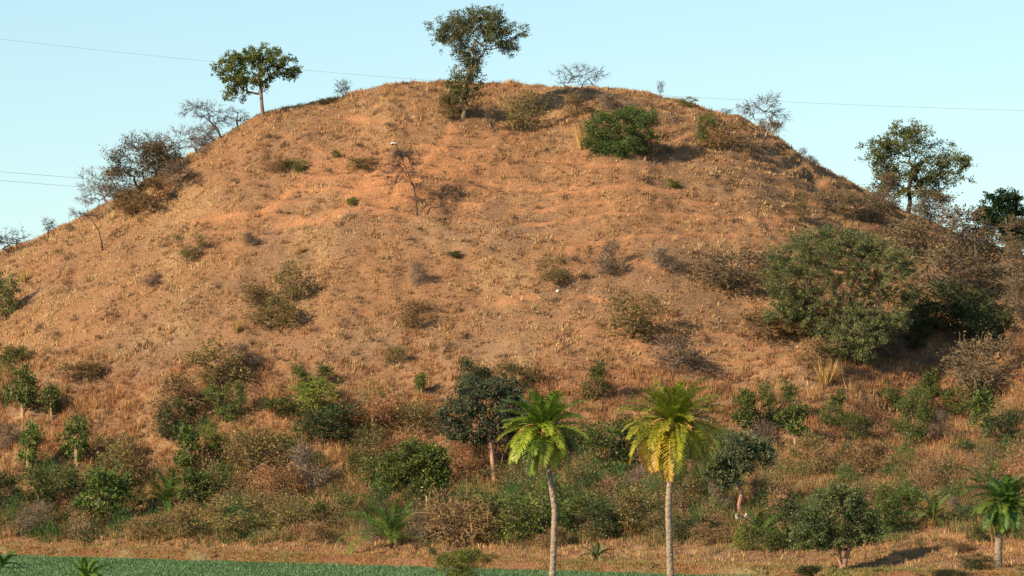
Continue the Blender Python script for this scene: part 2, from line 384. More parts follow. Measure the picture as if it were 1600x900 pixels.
# grass on the bank and the shelf before the brush
x, y = scatter(52000, -40, 46, 232, 309)
ybn = bund_y(x); ftl = np.maximum(306, ybn + 3)
g = fbm(x, y, 2.5, 161)
u, v = project(x, y, ground(x, y))
keep = (y > ybn - 0.1) & ((v > 835) | (y < ybn + 5)) & (rng.uniform(0, 1, len(x)) < 0.25 + 0.75 * sstep(-0.4, 0.3, g)) & ~((y > ybn + 1.25) & (y < ybn + 1.95) & (rng.uniform(0, 1, len(x)) < 0.8))
keep &= ~((y < ybn + 0.8) & (noise(x, y, 2.2, 163) < -0.25) & (rng.uniform(0, 1, len(x)) < 0.75))
xf = rng.uniform(-40, 30, 15000); dyf = rng.uniform(-0.35, 0.95, 15000)
kf = (noise(xf, xf * 0, 1.8, 163) + 0.5 * noise(xf, dyf, 0.5, 164) > -0.15) | (rng.uniform(0, 1, 15000) < 0.15)
x, y = np.concatenate([x[keep], xf[kf]]), np.concatenate([y[keep], (bund_y(xf) + dyf)[kf]]); z = ground(x, y); n = len(x); u, v = project(x, y, z)
col = np.broadcast_to(C(0.46, 0.26, 0.11), (n, 3)).copy()
col = mixc(col, C(0.30, 0.27, 0.09), sstep(0.0, 0.5, fbm(x, y, 4, 165)) * 0.8)
col = mixc(col, C(0.20, 0.24, 0.06), sstep(872, 895, v) * sstep(1100, 1300, u) * sstep(-0.3, 0.3, fbm(x, y, 3, 169)) * 0.8)
hg = rng.uniform(0.06, 0.22, n)
V, T, c = blades(np.stack([x, y, z], -1), hg, np.full(n, 0.14), 8, np.full(n, 0.045), col, 0.6)
tag(mesh('bank_grass', V, T, M_grass, c), 'low straw and olive grass on the bank and shelf', kind='stuff')

# the green crop
x = rng.uniform(-40, 22, 60000); y = rng.uniform(236, 307, 60000)
keep = (y < bund_y(x) - 0.25) & (np.abs(x) < y * 0.112 + 2) & (rng.uniform(0, 1, len(x)) < 0.2 + 0.8 * sstep(-0.5, 0.1, fbm(x, y, 1.2, 171) + 0.3 * noise(x, y, 6, 172)))
x, y = x[keep], y[keep]; n = len(x)
col = np.broadcast_to(C(0.12, 0.225, 0.095), (n, 3)).copy() * (1 + 0.25 * fbm(x, y, 4, 173)[:, None])
V, T, c = blades(np.stack([x, y, ground(x, y)], -1), rng.uniform(0.10, 0.24, n), np.full(n, 0.15), 7, np.full(n, 0.11), col, 0.9, 0.3)
tag(mesh('crop', V, T, M_crop, c), 'low leafy green crop covering the field', kind='stuff')

# knee-high tangle of twigs and leaves between the bushes
CLEAR = [(1159, 806, 30, 60, 45), (774, 757, 26, 20, 55), (1170, 684, 16, 10, 28), (1240, 700, 16, 10, 28), (120, 732, 16, 10, 28), (42, 742, 14, 8, 28), (168, 826, 18, 8, 30), (312, 800, 26, 20, 30), (262, 796, 48, 30, 30), (612, 858, 44, 40, 10), (715, 752, 30, 20, 35), (490, 770, 36, 20, 30), (1456, 820, 30, 20, 30), (1190, 850, 40, 30, 10), (668, 808, 16, 10, 40), (33, 652, 16, 6, 26)]
def tangle(n, cond, colf, rad, hgt, per, lsz, name, label, mat, ratio=5.0):
    x, y = scatter(int(n * 1.9), -46, 46, 240, 345); z = ground(x, y); u, v = project(x, y, z)
    clear = np.zeros(len(x), bool)
    for (a, b, hw, up, dn) in CLEAR: clear |= (np.abs(u - a) < hw) & (v > b - up) & (v < b + dn)
    k = ~clear & cond(x, y, u, v) & (y > bund_y(x) + 3.3) & (v < 848 + 10 * noise(x, y, 3, 177))
    x, y, z, u, v = x[k], y[k], z[k], u[k], v[k]; n = len(x); col = colf(x, y, u, v)
    r = rng.uniform(*rad, n); h = rng.uniform(*hgt, n)
    K = n * per; d = rng.normal(0, 1, (K, 3)); d /= np.linalg.norm(d, axis=1)[:, None]; d[:, 2] = np.abs(d[:, 2]) * 0.95 + 0.05; lump = 1 + 0.3 * noise(d[:, 0] * 3 + np.repeat(x, per), d[:, 1] * 3 + d[:, 2] * 2 + np.repeat(y, per), 0.9, 199)
    q = rng.uniform(0.25, 1, K) ** 0.6 * lump
    P = np.repeat(np.stack([x, y, z], -1), per, 0) + d * q[:, None] * np.stack([np.repeat(r, per), np.repeat(r, per), np.repeat(h, per)], -1)
    V, T, c = leaf_tris(P, d, lsz, np.repeat(col, per, 0), 1.1, ratio)
    tag(mesh(name, V, T, mat, c), label, kind='stuff')
def leaf_tris(P, d, size, col, follow=0.5, ratio=1.6, cvar=0.2):
    """a kite-shaped leaf at each point, its long axis near direction d"""
    k = len(P); a = d * follow + rng.normal(0, 0.6, (k, 3)); a /= np.linalg.norm(a, axis=1)[:, None] + 1e-9
    b = np.cross(a, rng.normal(0, 1, (k, 3))); b /= np.linalg.norm(b, axis=1)[:, None] + 1e-9
    s = (size * rng.uniform(0.6, 1.35, k))[:, None]
    V = np.stack([P, P + a * s * 0.5 + b * s * 0.5 / ratio, P + a * s, P + a * s * 0.5 - b * s * 0.5 / ratio], 1).reshape(-1, 3)
    c = np.repeat(col * (1 + rng.normal(0, cvar, k))[:, None], 4, 0)
    return V, np.arange(4 * k).reshape(-1, 4), np.clip(c, 0.003, 0.9)
def wcol(x, y, u, v):
    n = len(x); g = sstep(-0.25, 0.35, fbm(x, y, 3.2, 181) + 0.35 * sstep(700, 800, v) - 0.25)
    c = mixc(np.broadcast_to(C(0.23, 0.13, 0.065), (n, 3)).copy(), C(0.125, 0.135, 0.038), g)
    return mixc(c, C(0.26, 0.13, 0.06), (rng.uniform(0, 1, n) < 0.25) * 0.8) * rng.uniform(0.5, 1.15, n)[:, None]
tangle(17000, lambda x, y, u, v: (v + 35 * fbm(x, y, 6, 183) > 610) & (rng.uniform(0, 1, len(x)) < 0.15 + 0.6 * sstep(-0.2, 0.4, fbm(x, y, 4.5, 185)) + 0.4 * sstep(720, 800, v) * sstep(1180, 1000, u)),
       wcol, (0.2, 0.6), (0.3, 1.1), 46, 0.17, 'undergrowth', 'low tangle of brown and olive weeds between the bushes', M_brush)

# head-high thicket filling the ground between the bushes one can tell apart
def tcol(x, y, u, v):
    n = len(x); r = rng.uniform(0, 1, n)
    c = np.broadcast_to(C(0.24, 0.14, 0.07), (n, 3)).copy()
    c = mixc(c, C(0.17, 0.145, 0.045), sstep(0.3, 0.5, r)); c = mixc(c, C(0.05, 0.095, 0.02), sstep(0.42, 0.55, r + 0.3 * sstep(700, 800, v) * sstep(1150, 900, u)))
    c = mixc(c, C(0.34, 0.16, 0.075), (rng.uniform(0, 1, n) < 0.2) * 0.9)
    return c * rng.uniform(0.45, 1.2, n)[:, None]
def tcond(x, y, u, v):
    m = fbm(x, y, 4.2, 197)
    mid = sstep(60, 380, u) * sstep(1240, 1080, u)
    return rng.uniform(0, 1, len(x)) < sstep(630, 740, v + 40 * m) * (0.25 + 0.75 * mid) + 0.6 * sstep(770, 815, v) * sstep(1230, 1120, u) + 0.22 * sstep(590, 640, v) * (m > 0.05)
tangle(1900, tcond, tcol, (0.55, 1.35), (0.8, 2.3), 1000, 0.16, 'thicket', 'continuous thicket of brown, olive and green brush on the lower slope', M_brush)

# upright weeds and stalks thickest just above the bank
x, y = scatter(20000, -46, 46, 240, 330); z = ground(x, y); u, v = project(x, y, z)
k = (y > bund_y(x) + 3.2) & (v < 853 + 8 * noise(x, y, 3, 179)) & (rng.uniform(0, 1, len(x)) < sstep(700, 800, v) * (0.25 + 0.75 * sstep(-0.3, 0.3, fbm(x, y, 3, 191))) * (1 - 0.6 * sstep(1150, 1250, u)))
x, y, z = x[k], y[k], z[k]; n = len(x)
col = np.broadcast_to(C(0.19, 0.165, 0.05), (n, 3)).copy()
col = mixc(col, C(0.09, 0.12, 0.03), sstep(-0.2, 0.4, fbm(x, y, 2.5, 193)))
col = mixc(col, C(0.40, 0.26, 0.10), (rng.uniform(0, 1, n) < 0.25) * 0.9)
V, T, c = blades(np.stack([x, y, z], -1), rng.uniform(0.3, 1.0, n), np.full(n, 0.22), 14, np.full(n, 0.06), col, 0.28)
tag(mesh('weeds', V, T, M_leaf, c), 'upright olive weeds crowding the foot of the brush', kind='stuff')

# ------------------------------------------------------------------ how a woody plant grows
def tubes(P0, P1, r0, r1, k=4):
    """one tapered prism per segment"""
    n = len(P0); d = P1 - P0; L = np.linalg.norm(d, axis=1)[:, None] + 1e-9; d = d / L
    ref = np.where(np.abs(d[:, 2:3]) > 0.8, C(1, 0, 0), C(0, 0, 1)); a = np.cross(d, ref); a /= np.linalg.norm(a, axis=1)[:, None]; b = np.cross(d, a)
    th = np.arange(k) * 2 * np.pi / k
    ring = a[:, None, :] * np.cos(th)[None, :, None] + b[:, None, :] * np.sin(th)[None, :, None]
    V = np.concatenate([P0[:, None] + ring * r0[:, None, None], (P1 + d * L * 0.04)[:, None] + ring * r1[:, None, None]], 1).reshape(-1, 3)
    i = np.arange(k); j = (i + 1) % k
    q = np.stack([i, j, j + k, i + k], -1)
    return V, (q[None] + (np.arange(n) * 2 * k)[:, None, None]).reshape(-1, 4)
def sample_lobes(lobes, n, rg, gap=0.35):
    w_ = np.array([l[3] * l[4] * l[5] for l in lobes]) ** 0.6; w_ /= w_.sum(); out = []
    for l, m in zip(lobes, np.maximum((w_ * n).astype(int), 3)):
        d = rg.normal(0, 1, (m, 3)); d /= np.linalg.norm(d, axis=1)[:, None]
        q = rg.uniform(0.03, 1, m) ** 0.5
        p = np.array(l[:3]) + d * q[:, None] * np.array(l[3:6])
        s = 0.33 * (l[3] + l[5])
        nz = noise(p[:, 0] + 13 * p[:, 1], p[:, 2] - 7 * p[:, 1], s, int(rg.integers(999)))
        out.append(p[nz > -gap])
    return np.concatenate(out)
def grow(roots, lobes, n, seed, rtip=0.012, rpow=0.45, crook=0.14, up=0.25, gap=0.35, rmax=None):
    """roots: polylines from the ground; every point of the lobes joins the nearest wood already there"""
    rg = np.random.default_rng(seed); pos, par = [], []; rpow = min(rpow, 0.43)
    for pl in roots:
        prev = -1
        for p in pl: pos.append(np.array(p, float)); par.append(prev); prev = len(pos) - 1
    first = len(pos)
    A = sample_lobes(lobes, n, rg, gap); c0 = pos[first - 1]
    A = A[np.argsort(np.linalg.norm(A - c0, axis=1))]
    tips = []
    for a in A:
        Pn = np.array(pos); d = a - Pn; L = np.linalg.norm(d, axis=1)
        cost = L * (1 + 0.5 * (d[:, 2] < -0.1 * L) + (np.arange(len(Pn)) < first - 1) * 0.15)
        i = int(np.argmin(cost)); L = L[i]
        if L < 0.05: continue
        m = max(1, int(L / 0.32)); prev = i; st = Pn[i]; dv = (a - st)
        off = rg.normal(0, crook, 3) * L; off[2] -= up * L * 0.15
        for q in range(1, m + 1):
            t = q / m; p = st + dv * t + off * math.sin(math.pi * t) * 0.7 + (rg.normal(0, crook * 0.35, 3) * L / m if q < m else 0)
            pos.append(p); par.append(prev); prev = len(pos) - 1
        tips.append(prev)
    pos = np.array(pos); par = np.array(par); cnt = np.zeros(len(pos)); cnt[tips] = 1
    for i in range(len(pos) - 1, -1, -1):
        if par[i] >= 0: cnt[par[i]] += cnt[i]
    rad = rtip * np.maximum(cnt, 1) ** rpow
    rad = np.minimum(rad, rmax or 0.16)
    far = np.linalg.norm(pos - pos[0], axis=1) / (np.linalg.norm(pos - pos[0], axis=1).max() + 1e-6)
    rad = rad * (1.0 - 0.35 * np.clip((far - 0.25) / 0.5, 0, 1))
    return pos, par, rad, np.array(tips), cnt
def wood(pos, par, rad, flare=1.25, k=5):
    i = np.nonzero(par >= 0)[0]; r1 = rad[i]; r0 = np.minimum(rad[par[i]], r1 * 1.35)
    root = par[par[i]] < 0; r0 = np.where(root, r1 * flare, r0)
    big = r1 > 0.05
    V1, Q1 = tubes(pos[par[i[big]]], pos[i[big]], r0[big], r1[big], 8) if big.any() else (np.zeros((0, 3)), np.zeros((0, 4), int))
    V2, Q2 = tubes(pos[par[i[~big]]], pos[i[~big]], r0[~big], r1[~big], 3)
    return np.concatenate([V1, V2]), np.concatenate([Q1, Q2 + len(V1)])
def twigs(pos, tips, seed, per=5, ln=0.35, r=0.008, droop=0.0, centre=None):
    rg = np.random.default_rng(seed); P = np.repeat(pos[tips], per, 0); k = len(P)
    c = pos.mean(0) if centre is None else np.array(centre)
    d = P - c; d /= np.linalg.norm(d, axis=1)[:, None] + 1e-9; d = d * 0.7 + rg.normal(0, 0.6, (k, 3)); d[:, 2] -= droop
    d /= np.linalg.norm(d, axis=1)[:, None]; L = ln * rg.uniform(0.4, 1.3, k)
    m = P + d * (L * 0.55)[:, None]; d2 = d + rg.normal(0, 0.3, (k, 3)); e = m + d2 * (L * 0.5)[:, None]
    A, B = np.concatenate([P, m]), np.concatenate([m, e]); rr = np.full(2 * k, r)
    V, Q_ = tubes(A, B, rr, np.concatenate([np.full(k, r * 0.8), np.full(k, r * 0.35)]), 3)
    return V, Q_, e, d
def foliage(pos, tips, seed, per, spread, size, c1, c2, droop=0.0, ratio=1.7, yellow=None, follow=0.5, flatten=0.7):
    global rng
    keep_ = rng; rng = np.random.default_rng(seed)
    spread = spread * 0.72; P = np.repeat(pos[tips], per, 0); k = len(P); cl = rng.uniform(0, 1, len(tips)); cl = np.repeat(cl, per)
    o = rng.normal(0, spread, (k, 3)); o[:, 2] *= flatten; P = P + o
    c = pos[tips].mean(0); d = P - c; d /= np.linalg.norm(d, axis=1)[:, None] + 1e-9; d[:, 2] -= droop
    col = np.array(c1) * (1 - cl[:, None]) + np.array(c2) * cl[:, None]
    if yellow is not None:
        col = mixc(col, np.array(yellow), sstep(0.55, 1.0, rng.uniform(0, 1, k)) * 0.8)
    V, Q_, cc_ = leaf_tris(P, d, size, col, follow, ratio, 0.2)
    rng = keep_
    return V, Q_, cc_
def const(c, n, var=0.0):
    return np.broadcast_to(np.array(c, float), (n, 3)) * (1 + np.random.default_rng(n).normal(0, var, n))[:, None]

def hero(name, px, py, label, cat, trunk, lobes, n, seed, bark, leaf=None, twig=None, rtip=0.014, rpow=0.46, extra_roots=(), group=None, crook=0.14, gap=0.35, limb_name='trunk', rmax=None, dscale=0.85):
    """trunk and lobes are given in photograph pixels from the foot of the plant, turned into metres at its distance"""
    b = at(px, py); k = b.y / F
    root = tag(empty(name, b - Vector((0, 0, 0.12))), label, cat, group)
    rg = np.random.default_rng(seed + 5)
    def pl(pts): return [(p[0] * k, (p[2] * k if len(p) > 2 else 0), p[1] * k) for p in pts]
    L = [(l[0] * k, (l[4] * k if len(l) > 4 else rg.normal(0, 0.12) * l[2] * k), l[1] * k, l[2] * k, l[2] * k * dscale, l[3] * k) for l in lobes]
    pos, par, rad, tips, cnt = grow([pl(trunk)] + [pl(e) for e in extra_roots], L, n, seed, rtip, rpow, crook, gap=gap, rmax=rmax)
    V, Q_ = wood(pos, par, rad); mesh(limb_name, V, Q_, bark, parent=root, smooth=True)
    out = []
    if twig:
        V, Q_, e, d = twigs(pos, tips, seed + 1, twig.get('per', 5), twig.get('ln', 0.35), twig.get('r', 0.01), twig.get('droop', 0))
        mesh('twig_crown', V, Q_, M_twig, const(twig.get('col', (0.16, 0.11, 0.08)), len(V)), root)
        pos2 = np.concatenate([pos, e]); t2 = np.concatenate([tips, np.arange(len(pos), len(pos2))])
    else: pos2, t2 = pos, tips
    if leaf:
        if leaf['per'] > 3: leaf = dict(leaf, per=int(leaf['per'] * 3.4), size=leaf['size'] * 0.88, c1=tuple(1.3 * q for q in leaf['c1']), c2=tuple(1.3 * q for q in leaf['c2']))
        V, Q_, c = foliage(pos2, t2, seed + 2, **leaf); mesh('crown', V, Q_, M_leaf, c, root)
    return root
# ------------------------------------------------------------------ palms
def frond_mesh(name, el, droop, L, c1, c2, seed, nl=34, ll=0.36, wd=0.042, hang=0.25):
    rg = np.random.default_rng(seed); m = 14
    t = np.linspace(0, 1, m); a = np.radians(el) - np.radians(droop) * t ** 1.25
    st = L / (m - 1); px = np.concatenate([[0], np.cumsum(np.cos(a[:-1]) * st)]); pz = np.concatenate([[0], np.cumsum(np.sin(a[:-1]) * st)])
    side = np.cumsum(rg.normal(0, 0.012, m)) * L
    P = np.stack([px, side, pz], -1)
    V, Q_ = tubes(P[:-1], P[1:], 0.035 * (1 - t[:-1] * 0.8), 0.035 * (1 - t[1:] * 0.85), 3)
    cr = np.repeat((np.array(c1) * 1.5 + C(0.05, 0.04, 0))[None], len(V), 0)
    Vs, Ts, Cs = [V], [np.stack([Q_[:, 0], Q_[:, 1], Q_[:, 2]], -1), np.stack([Q_[:, 0], Q_[:, 2], Q_[:, 3]], -1)], [cr]
    tt = np.repeat(np.linspace(0.12, 1.0, nl), 2); sgn = np.tile([1, -1], nl); k = len(tt)
    B = np.stack([np.interp(tt, t, P[:, i]) for i in range(3)], -1); aa = np.interp(tt, t, a)
    T_ = np.stack([np.cos(aa), 0 * aa, np.sin(aa)], -1); N_ = np.stack([-np.sin(aa), 0 * aa, np.cos(aa)], -1)
    fw = 0.30 + 0.45 * tt
    D = T_ * fw[:, None] + np.stack([0 * tt, sgn * 0.9, 0 * tt], -1) + N_ * 0.35 + rg.normal(0, 0.11, (k, 3)); D /= np.linalg.norm(D, axis=1)[:, None]
    ln = ll * np.sin(np.pi * (0.14 + 0.78 * tt)) ** 0.6 * rg.uniform(0.85, 1.1, k)
    mid = B + D * (ln * 0.6)[:, None]; D2 = D + C(0, 0, -hang) * 1.6; D2 /= np.linalg.norm(D2, axis=1)[:, None]; tip = mid + D2 * (ln * 0.5)[:, None]
    Wv = np.cross(D, N_); Wv /= np.linalg.norm(Wv, axis=1)[:, None]; Wv = Wv * wd * 0.5
    n0 = len(V); V2 = np.stack([B - Wv * 0.6, B + Wv * 0.6, mid + Wv, mid - Wv, tip], 1).reshape(-1, 3)
    o = n0 + np.arange(k)[:, None] * 5
    T2 = np.concatenate([o + [0, 1, 2], o + [0, 2, 3], o + [3, 2, 4]])
    cc2 = np.array(c1) * (1 - tt[:, None]) + np.array(c2) * tt[:, None]; cc2 = cc2 * (1 + rg.normal(0, 0.14, k))[:, None]
    Vs.append(V2); Ts.append(T2); Cs.append(np.repeat(cc2, 5, 0))
    return mesh(name, np.concatenate(Vs), np.concatenate(Ts), M_frond, np.concatenate(Cs), link=False)
G1, G2, YG, YO, DG = (0.10, 0.17, 0.018), (0.20, 0.25, 0.022), (0.30, 0.31, 0.025), (0.55, 0.33, 0.03), (0.05, 0.11, 0.02)
def palm_fronds(root, top, n, L, seed, els=(80, -45), greens=(G1, G2, YG, YO), yellow_side=None, skip=None, ll=0.50, wd=0.05):
    rg = random.Random(seed); cache = {}
    for i in range(n):
        f = (i + 0.5) / n; el = els[0] + (els[1] - els[0]) * f ** 1.2 + rg.uniform(-7, 7)
        az = i * 137.5 + rg.uniform(-14, 14)
        lowf = f
        band = int(f * 6)
        yel = yellow_side is not None and f > 0.45 and math.cos(R(az - yellow_side)) > 0.2
        key = (band, yel, i % 2)
        if key not in cache:
            if yel: c1, c2 = (greens[1], greens[2]) if f < 0.72 else (greens[2], greens[3])
            elif f < 0.4: c1, c2 = greens[0], greens[1]
            else: c1, c2 = greens[0] if rg.random() < 0.6 else greens[1], greens[1] if rg.random() < 0.5 else greens[2]
            e0 = els[0] + (els[1] - els[0]) * ((band + 0.5) / 6) ** 1.2
            cache[key] = (frond_mesh('frond', e0, 30 + 48 * min(1, 0.3 + f), L, c1, c2, seed * 31 + band * 3 + i, 40, ll, wd), e0)
        me, e0 = cache[key]
        o = inst('frond', me, root); o.location = top + Vector((math.cos(R(az)) * 0.08, math.sin(R(az)) * 0.08, rg.uniform(-0.12, 0.1)))
        o.rotation_euler = (rg.uniform(-0.25, 0.25), -R((el - e0) * 0.8), R(az)); s = rg.uniform(0.82, 1.08) * (0.86 if f < 0.15 else 0.92 if f < 0.3 else 1); o.scale = (s, s, s)
def trunk_mesh(pts, r0, r1, seed, rings=True, ns=14, top_boots=0.0):
    rg = np.random.default_rng(seed); P = np.array(pts, float); m = 90
    t = np.linspace(0, 1, m); tp = np.linspace(0, 1, len(P)); L = np.linalg.norm(P[-1] - P[0])
    cen = np.stack([np.interp(t, tp, P[:, i]) for i in range(3)], -1)
    for _ in range(12): cen[1:-1] = (cen[:-2] + cen[2:]) / 2 * 0.5 + cen[1:-1] * 0.5
    rad = r0 + (r1 - r0) * t; rad = rad * (1 + 0.25 * np.exp(-t * 14))
    th = np.arange(ns) * 2 * np.pi / ns; V = []
    for i in range(m):
        rr = rad[i] * (1 + 0.05 * ((i % 3) - 1)) * (1 + rg.normal(0, 0.035, ns))
        V.append(cen[i] + np.stack([np.cos(th) * rr, np.sin(th) * rr, rg.normal(0, 0.01, ns)], -1))
    V = np.concatenate(V); i = np.arange(ns); j = (i + 1) % ns; q = np.stack([i, j, j + ns, i + ns], -1)
    return V, (q[None] + (np.arange(m - 1) * ns)[:, None, None]).reshape(-1, 4), cen[-1]
def boots(cen, z0, z1, r, seed, n=40, out=0.16):
    """old frond bases clasping the trunk"""
    rg = np.random.default_rng(seed); A, B = [], []
    for i in range(n):
        f = i / n; a = i * 2.4; z = z0 + (z1 - z0) * f; c = np.array([cen[0], cen[1], z]); d = np.array([math.cos(a), math.sin(a), 0.0])
        A.append(c + d * r * 0.8); B.append(c + d * (r + out * rg.uniform(0.5, 1.1)) + np.array([0, 0, rg.uniform(0.12, 0.3)]))
    A, B = np.array(A), np.array(B); return tubes(A, B, np.full(n, 0.055), np.full(n, 0.03), 4)
def palm(px, py_crown, Y, base_dx, trunk_r, L, n, seed, label, k_el=(82, -55), yellow_side=None, greens=(G1, G2, YG, YO), skirt=0, stalks=0, bootn=0, name='palm_tree', mid=None, dead=()):
    k = Y / F; X = (px - 800) * k; zc = CAMZ + (HOR - py_crown) * k
    xb = X + base_dx * k; zb = float(ground(xb, Y))
    root = tag(empty(name, (xb, Y, zb)), label, 'palm tree', None)
    top = np.array([X - xb, 0.0, zc - zb]); pts = [(0, 0, -0.15)] + ([(mid * k, 0, top[2] * 0.5)] if mid is not None else []) + [tuple(top)]
    V, Q_, ce = trunk_mesh(pts, trunk_r, trunk_r * 0.82, seed); mesh('trunk', V, Q_, M_palm, parent=root)
    palm_fronds(root, Vector(top), n, L, seed, k_el, greens, yellow_side)
    if bootn:
        V, Q_ = boots(top, top[2] - bootn, top[2] - 0.1, trunk_r * 0.85, seed); mesh('frond_bases', V, Q_, M_bark_grey if skirt == 0 else M_spathe, parent=root)
    rg = random.Random(seed)
    for i in range(stalks):                      # flower stalks and husks among the frond bases
        a = R(215 + (i * 47) % 110 + rg.uniform(-10, 10)); A, B = [], []
        p = np.array([0.08 * math.cos(a), 0.08 * math.sin(a), 0.05 - 0.05 * i]) + top; ln = rg.uniform(0.9, 1.5)
        for s in range(5):
            q = p + np.array([math.cos(a) * 0.2, math.sin(a) * 0.2, 0.12 - 0.06 * s]) * ln; A.append(p); B.append(q); p = q
        for s in range(9): A.append(p); B.append(p + np.array([rg.uniform(-.12, .12), rg.uniform(-.12, .12), -rg.uniform(.05, .3)]))
        V, Q_ = tubes(np.array(A), np.array(B), np.full(len(A), 0.045), np.full(len(A), 0.03), 4); mesh('flower_stalk', V, Q_, M_spathe, parent=root)
    for (dx, dz, ln, cdd) in dead:               # withered fronds hanging down
        c0 = top + np.array([dx * 0.4 * k, -0.15, -0.35]); s = frond_mesh('dead_frond', -60, 30, ln, cdd, cdd, seed + int(dx) + 99, 26, 0.22, 0.04, 0.8)
        o = inst('dead_frond', s, root); o.location = c0; o.rotation_euler = (0, 0, 0 if dx > 0 else math.pi)
    return root

PALE = (0.55, 0.42, 0.2)
palm(848, 672, 236, 14, 0.165, 2.6, 66, 11, 'tall slim palm with yellowish green crown and grey trunk bending to one side', (84, -34), mid=5, stalks=3, bootn=0.45, skirt=1,
     greens=((0.085, 0.16, 0.02), (0.16, 0.23, 0.02), (0.28, 0.31, 0.025), (0.4, 0.36, 0.03)), yellow_side=None, dead=((-9, 0, 1.5, PALE), (-22, 0, 1.7, PALE), (8, 0, 1.5, (0.3, 0.2, 0.1))))
palm(1052, 664, 236, -4, 0.18, 3.05, 88, 23, 'tall palm with orange flower stalks and golden drooping lower fronds', (86, -40), mid=-4, stalks=8, bootn=1.25, skirt=1, yellow_side=185, greens=((0.10, 0.145, 0.015), (0.22, 0.24, 0.02), (0.34, 0.31, 0.025), (0.58, 0.33, 0.03)),
     dead=((-14, 0, 1.6, (0.3, 0.17, 0.07)), (-24, 0, 1.6, (0.35, 0.2, 0.08)), (6, 0, 1.4, (0.2, 0.12, 0.06))))
palm(1572, 785, at(1558, 888).y, -14, 0.22, 1.95, 60, 37, 'short thick palm at the edge with dense green crown above grey frond stubs', (86, -55), bootn=1.1, mid=2,
     greens=(DG, (0.08, 0.15, 0.025), (0.17, 0.23, 0.03), (0.25, 0.28, 0.03)))

def young_palm(px, py, wpx, hpx, label, seed, n=16, greens=None, cat='young palm', name='young_palm', group=None):
    b = at(px, py); k = b.y / F; root = tag(empty(name, b), label, cat, group)
    L = max(wpx * 0.7, hpx * 1.15) * k
    g = greens or (DG, (0.08, 0.15, 0.02), (0.15, 0.20, 0.03), (0.2, 0.22, 0.03))
    V, Q_, ce = trunk_mesh([(0, 0, -0.1), (0, 0, hpx * k * 0.22)], 0.13, 0.11, seed); mesh('trunk', V, Q_, M_bark_dark, parent=root)
    palm_fronds(root, Vector((0, 0, hpx * k * 0.2)), n, L, seed, (82, 8), g, ll=0.30 * max(0.6, L / 1.8), wd=0.05)
    return root

# ------------------------------------------------------------------ the trees one can tell apart
ACL = dict(per=14, spread=0.14, size=0.13, c1=(0.035, 0.06, 0.018), c2=(0.075, 0.095, 0.025), droop=0.1)
hero('acacia_tree', 411, 182, 'round-crowned tree with bare straight trunk on the skyline shoulder of the hill', 'tree',
     [(0, 0), (-2, 22), (-3, 38), (-4, 50)], [(-14, 84, 50, 26), (-50, 76, 32, 22), (20, 80, 40, 18), (-2, 98, 30, 14), (-30, 90, 34, 16), (-38, 52, 22, 18), (-20, 60, 40, 14), (38, 68, 16, 10), (-44, 38, 18, 14)], 330, 3, M_bark,
     leaf=dict(ACL, per=5, spread=0.13, size=0.17, c1=(0.040, 0.060, 0.016), c2=(0.12, 0.135, 0.028)), twig=dict(per=3, ln=0.3, r=0.014, col=(0.07, 0.05, 0.04)), rtip=0.017, gap=0.28,
     rmax=0.13)
hero('acacia_tree', 722, 186, 'tallest tree on the summit, with wide flat crown, leafy neck and pale trunk foot', 'tree',
     [(0, 0), (3, 14), (-2, 30), (6, 58), (14, 82), (20, 100)], [(20, 140, 58, 30), (-18, 138, 36, 22), (62, 132, 38, 24), (30, 158, 42, 18), (8, 82, 24, 22), (2, 58, 28, 20), (-8, 40, 24, 18), (10, 110, 28, 16), (70, 112, 20, 12)], 430, 5, M_bark_pale,
     leaf=dict(per=6, spread=0.17, size=0.15, c1=(0.05, 0.068, 0.022), c2=(0.13, 0.125, 0.035), ratio=2.0), twig=dict(per=4, ln=0.4, r=0.012, col=(0.12, 0.095, 0.07)), rtip=0.015, gap=0.25)
hero('acacia_tree', 1418, 328, 'broad olive crowned tree standing on the skyline above the brown brush slope', 'tree',
     [(0, 0), (4, 18), (2, 40), (6, 60)], [(0, 104, 54, 26), (-46, 96, 34, 20), (50, 86, 44, 26), (10, 128, 40, 12), (-10, 70, 44, 20), (72, 60, 24, 18), (30, 60, 36, 18), (84, 80, 14, 18), (-30, 50, 24, 14), (-16, 40, 34, 14), (22, 38, 30, 14)], 480, 8, M_bark_dark,
     leaf=dict(per=4, spread=0.17, size=0.17, c1=(0.045, 0.062, 0.018), c2=(0.15, 0.15, 0.035), ratio=1.8, droop=0.25), twig=dict(per=4, ln=0.42, r=0.012, col=(0.12, 0.085, 0.065)), rtip=0.016, gap=0.3)
hero('broadleaf_tree', 1578, 404, 'very dark green tree rising behind the brown brush at the edge of the hill', 'tree',
     [(0, 0), (-3, 20), (-8, 40)], [(-14, 66, 40, 34), (-38, 74, 20, 18), (14, 56, 26, 28), (-10, 92, 26, 16), (10, 34, 24, 18)], 320, 12, M_bark_dark,
     leaf=dict(per=7, spread=0.18, size=0.19, c1=(0.012, 0.030, 0.012), c2=(0.030, 0.055, 0.016)), twig=dict(per=3, ln=0.3, r=0.012, col=(0.05, 0.04, 0.035)), gap=0.2)
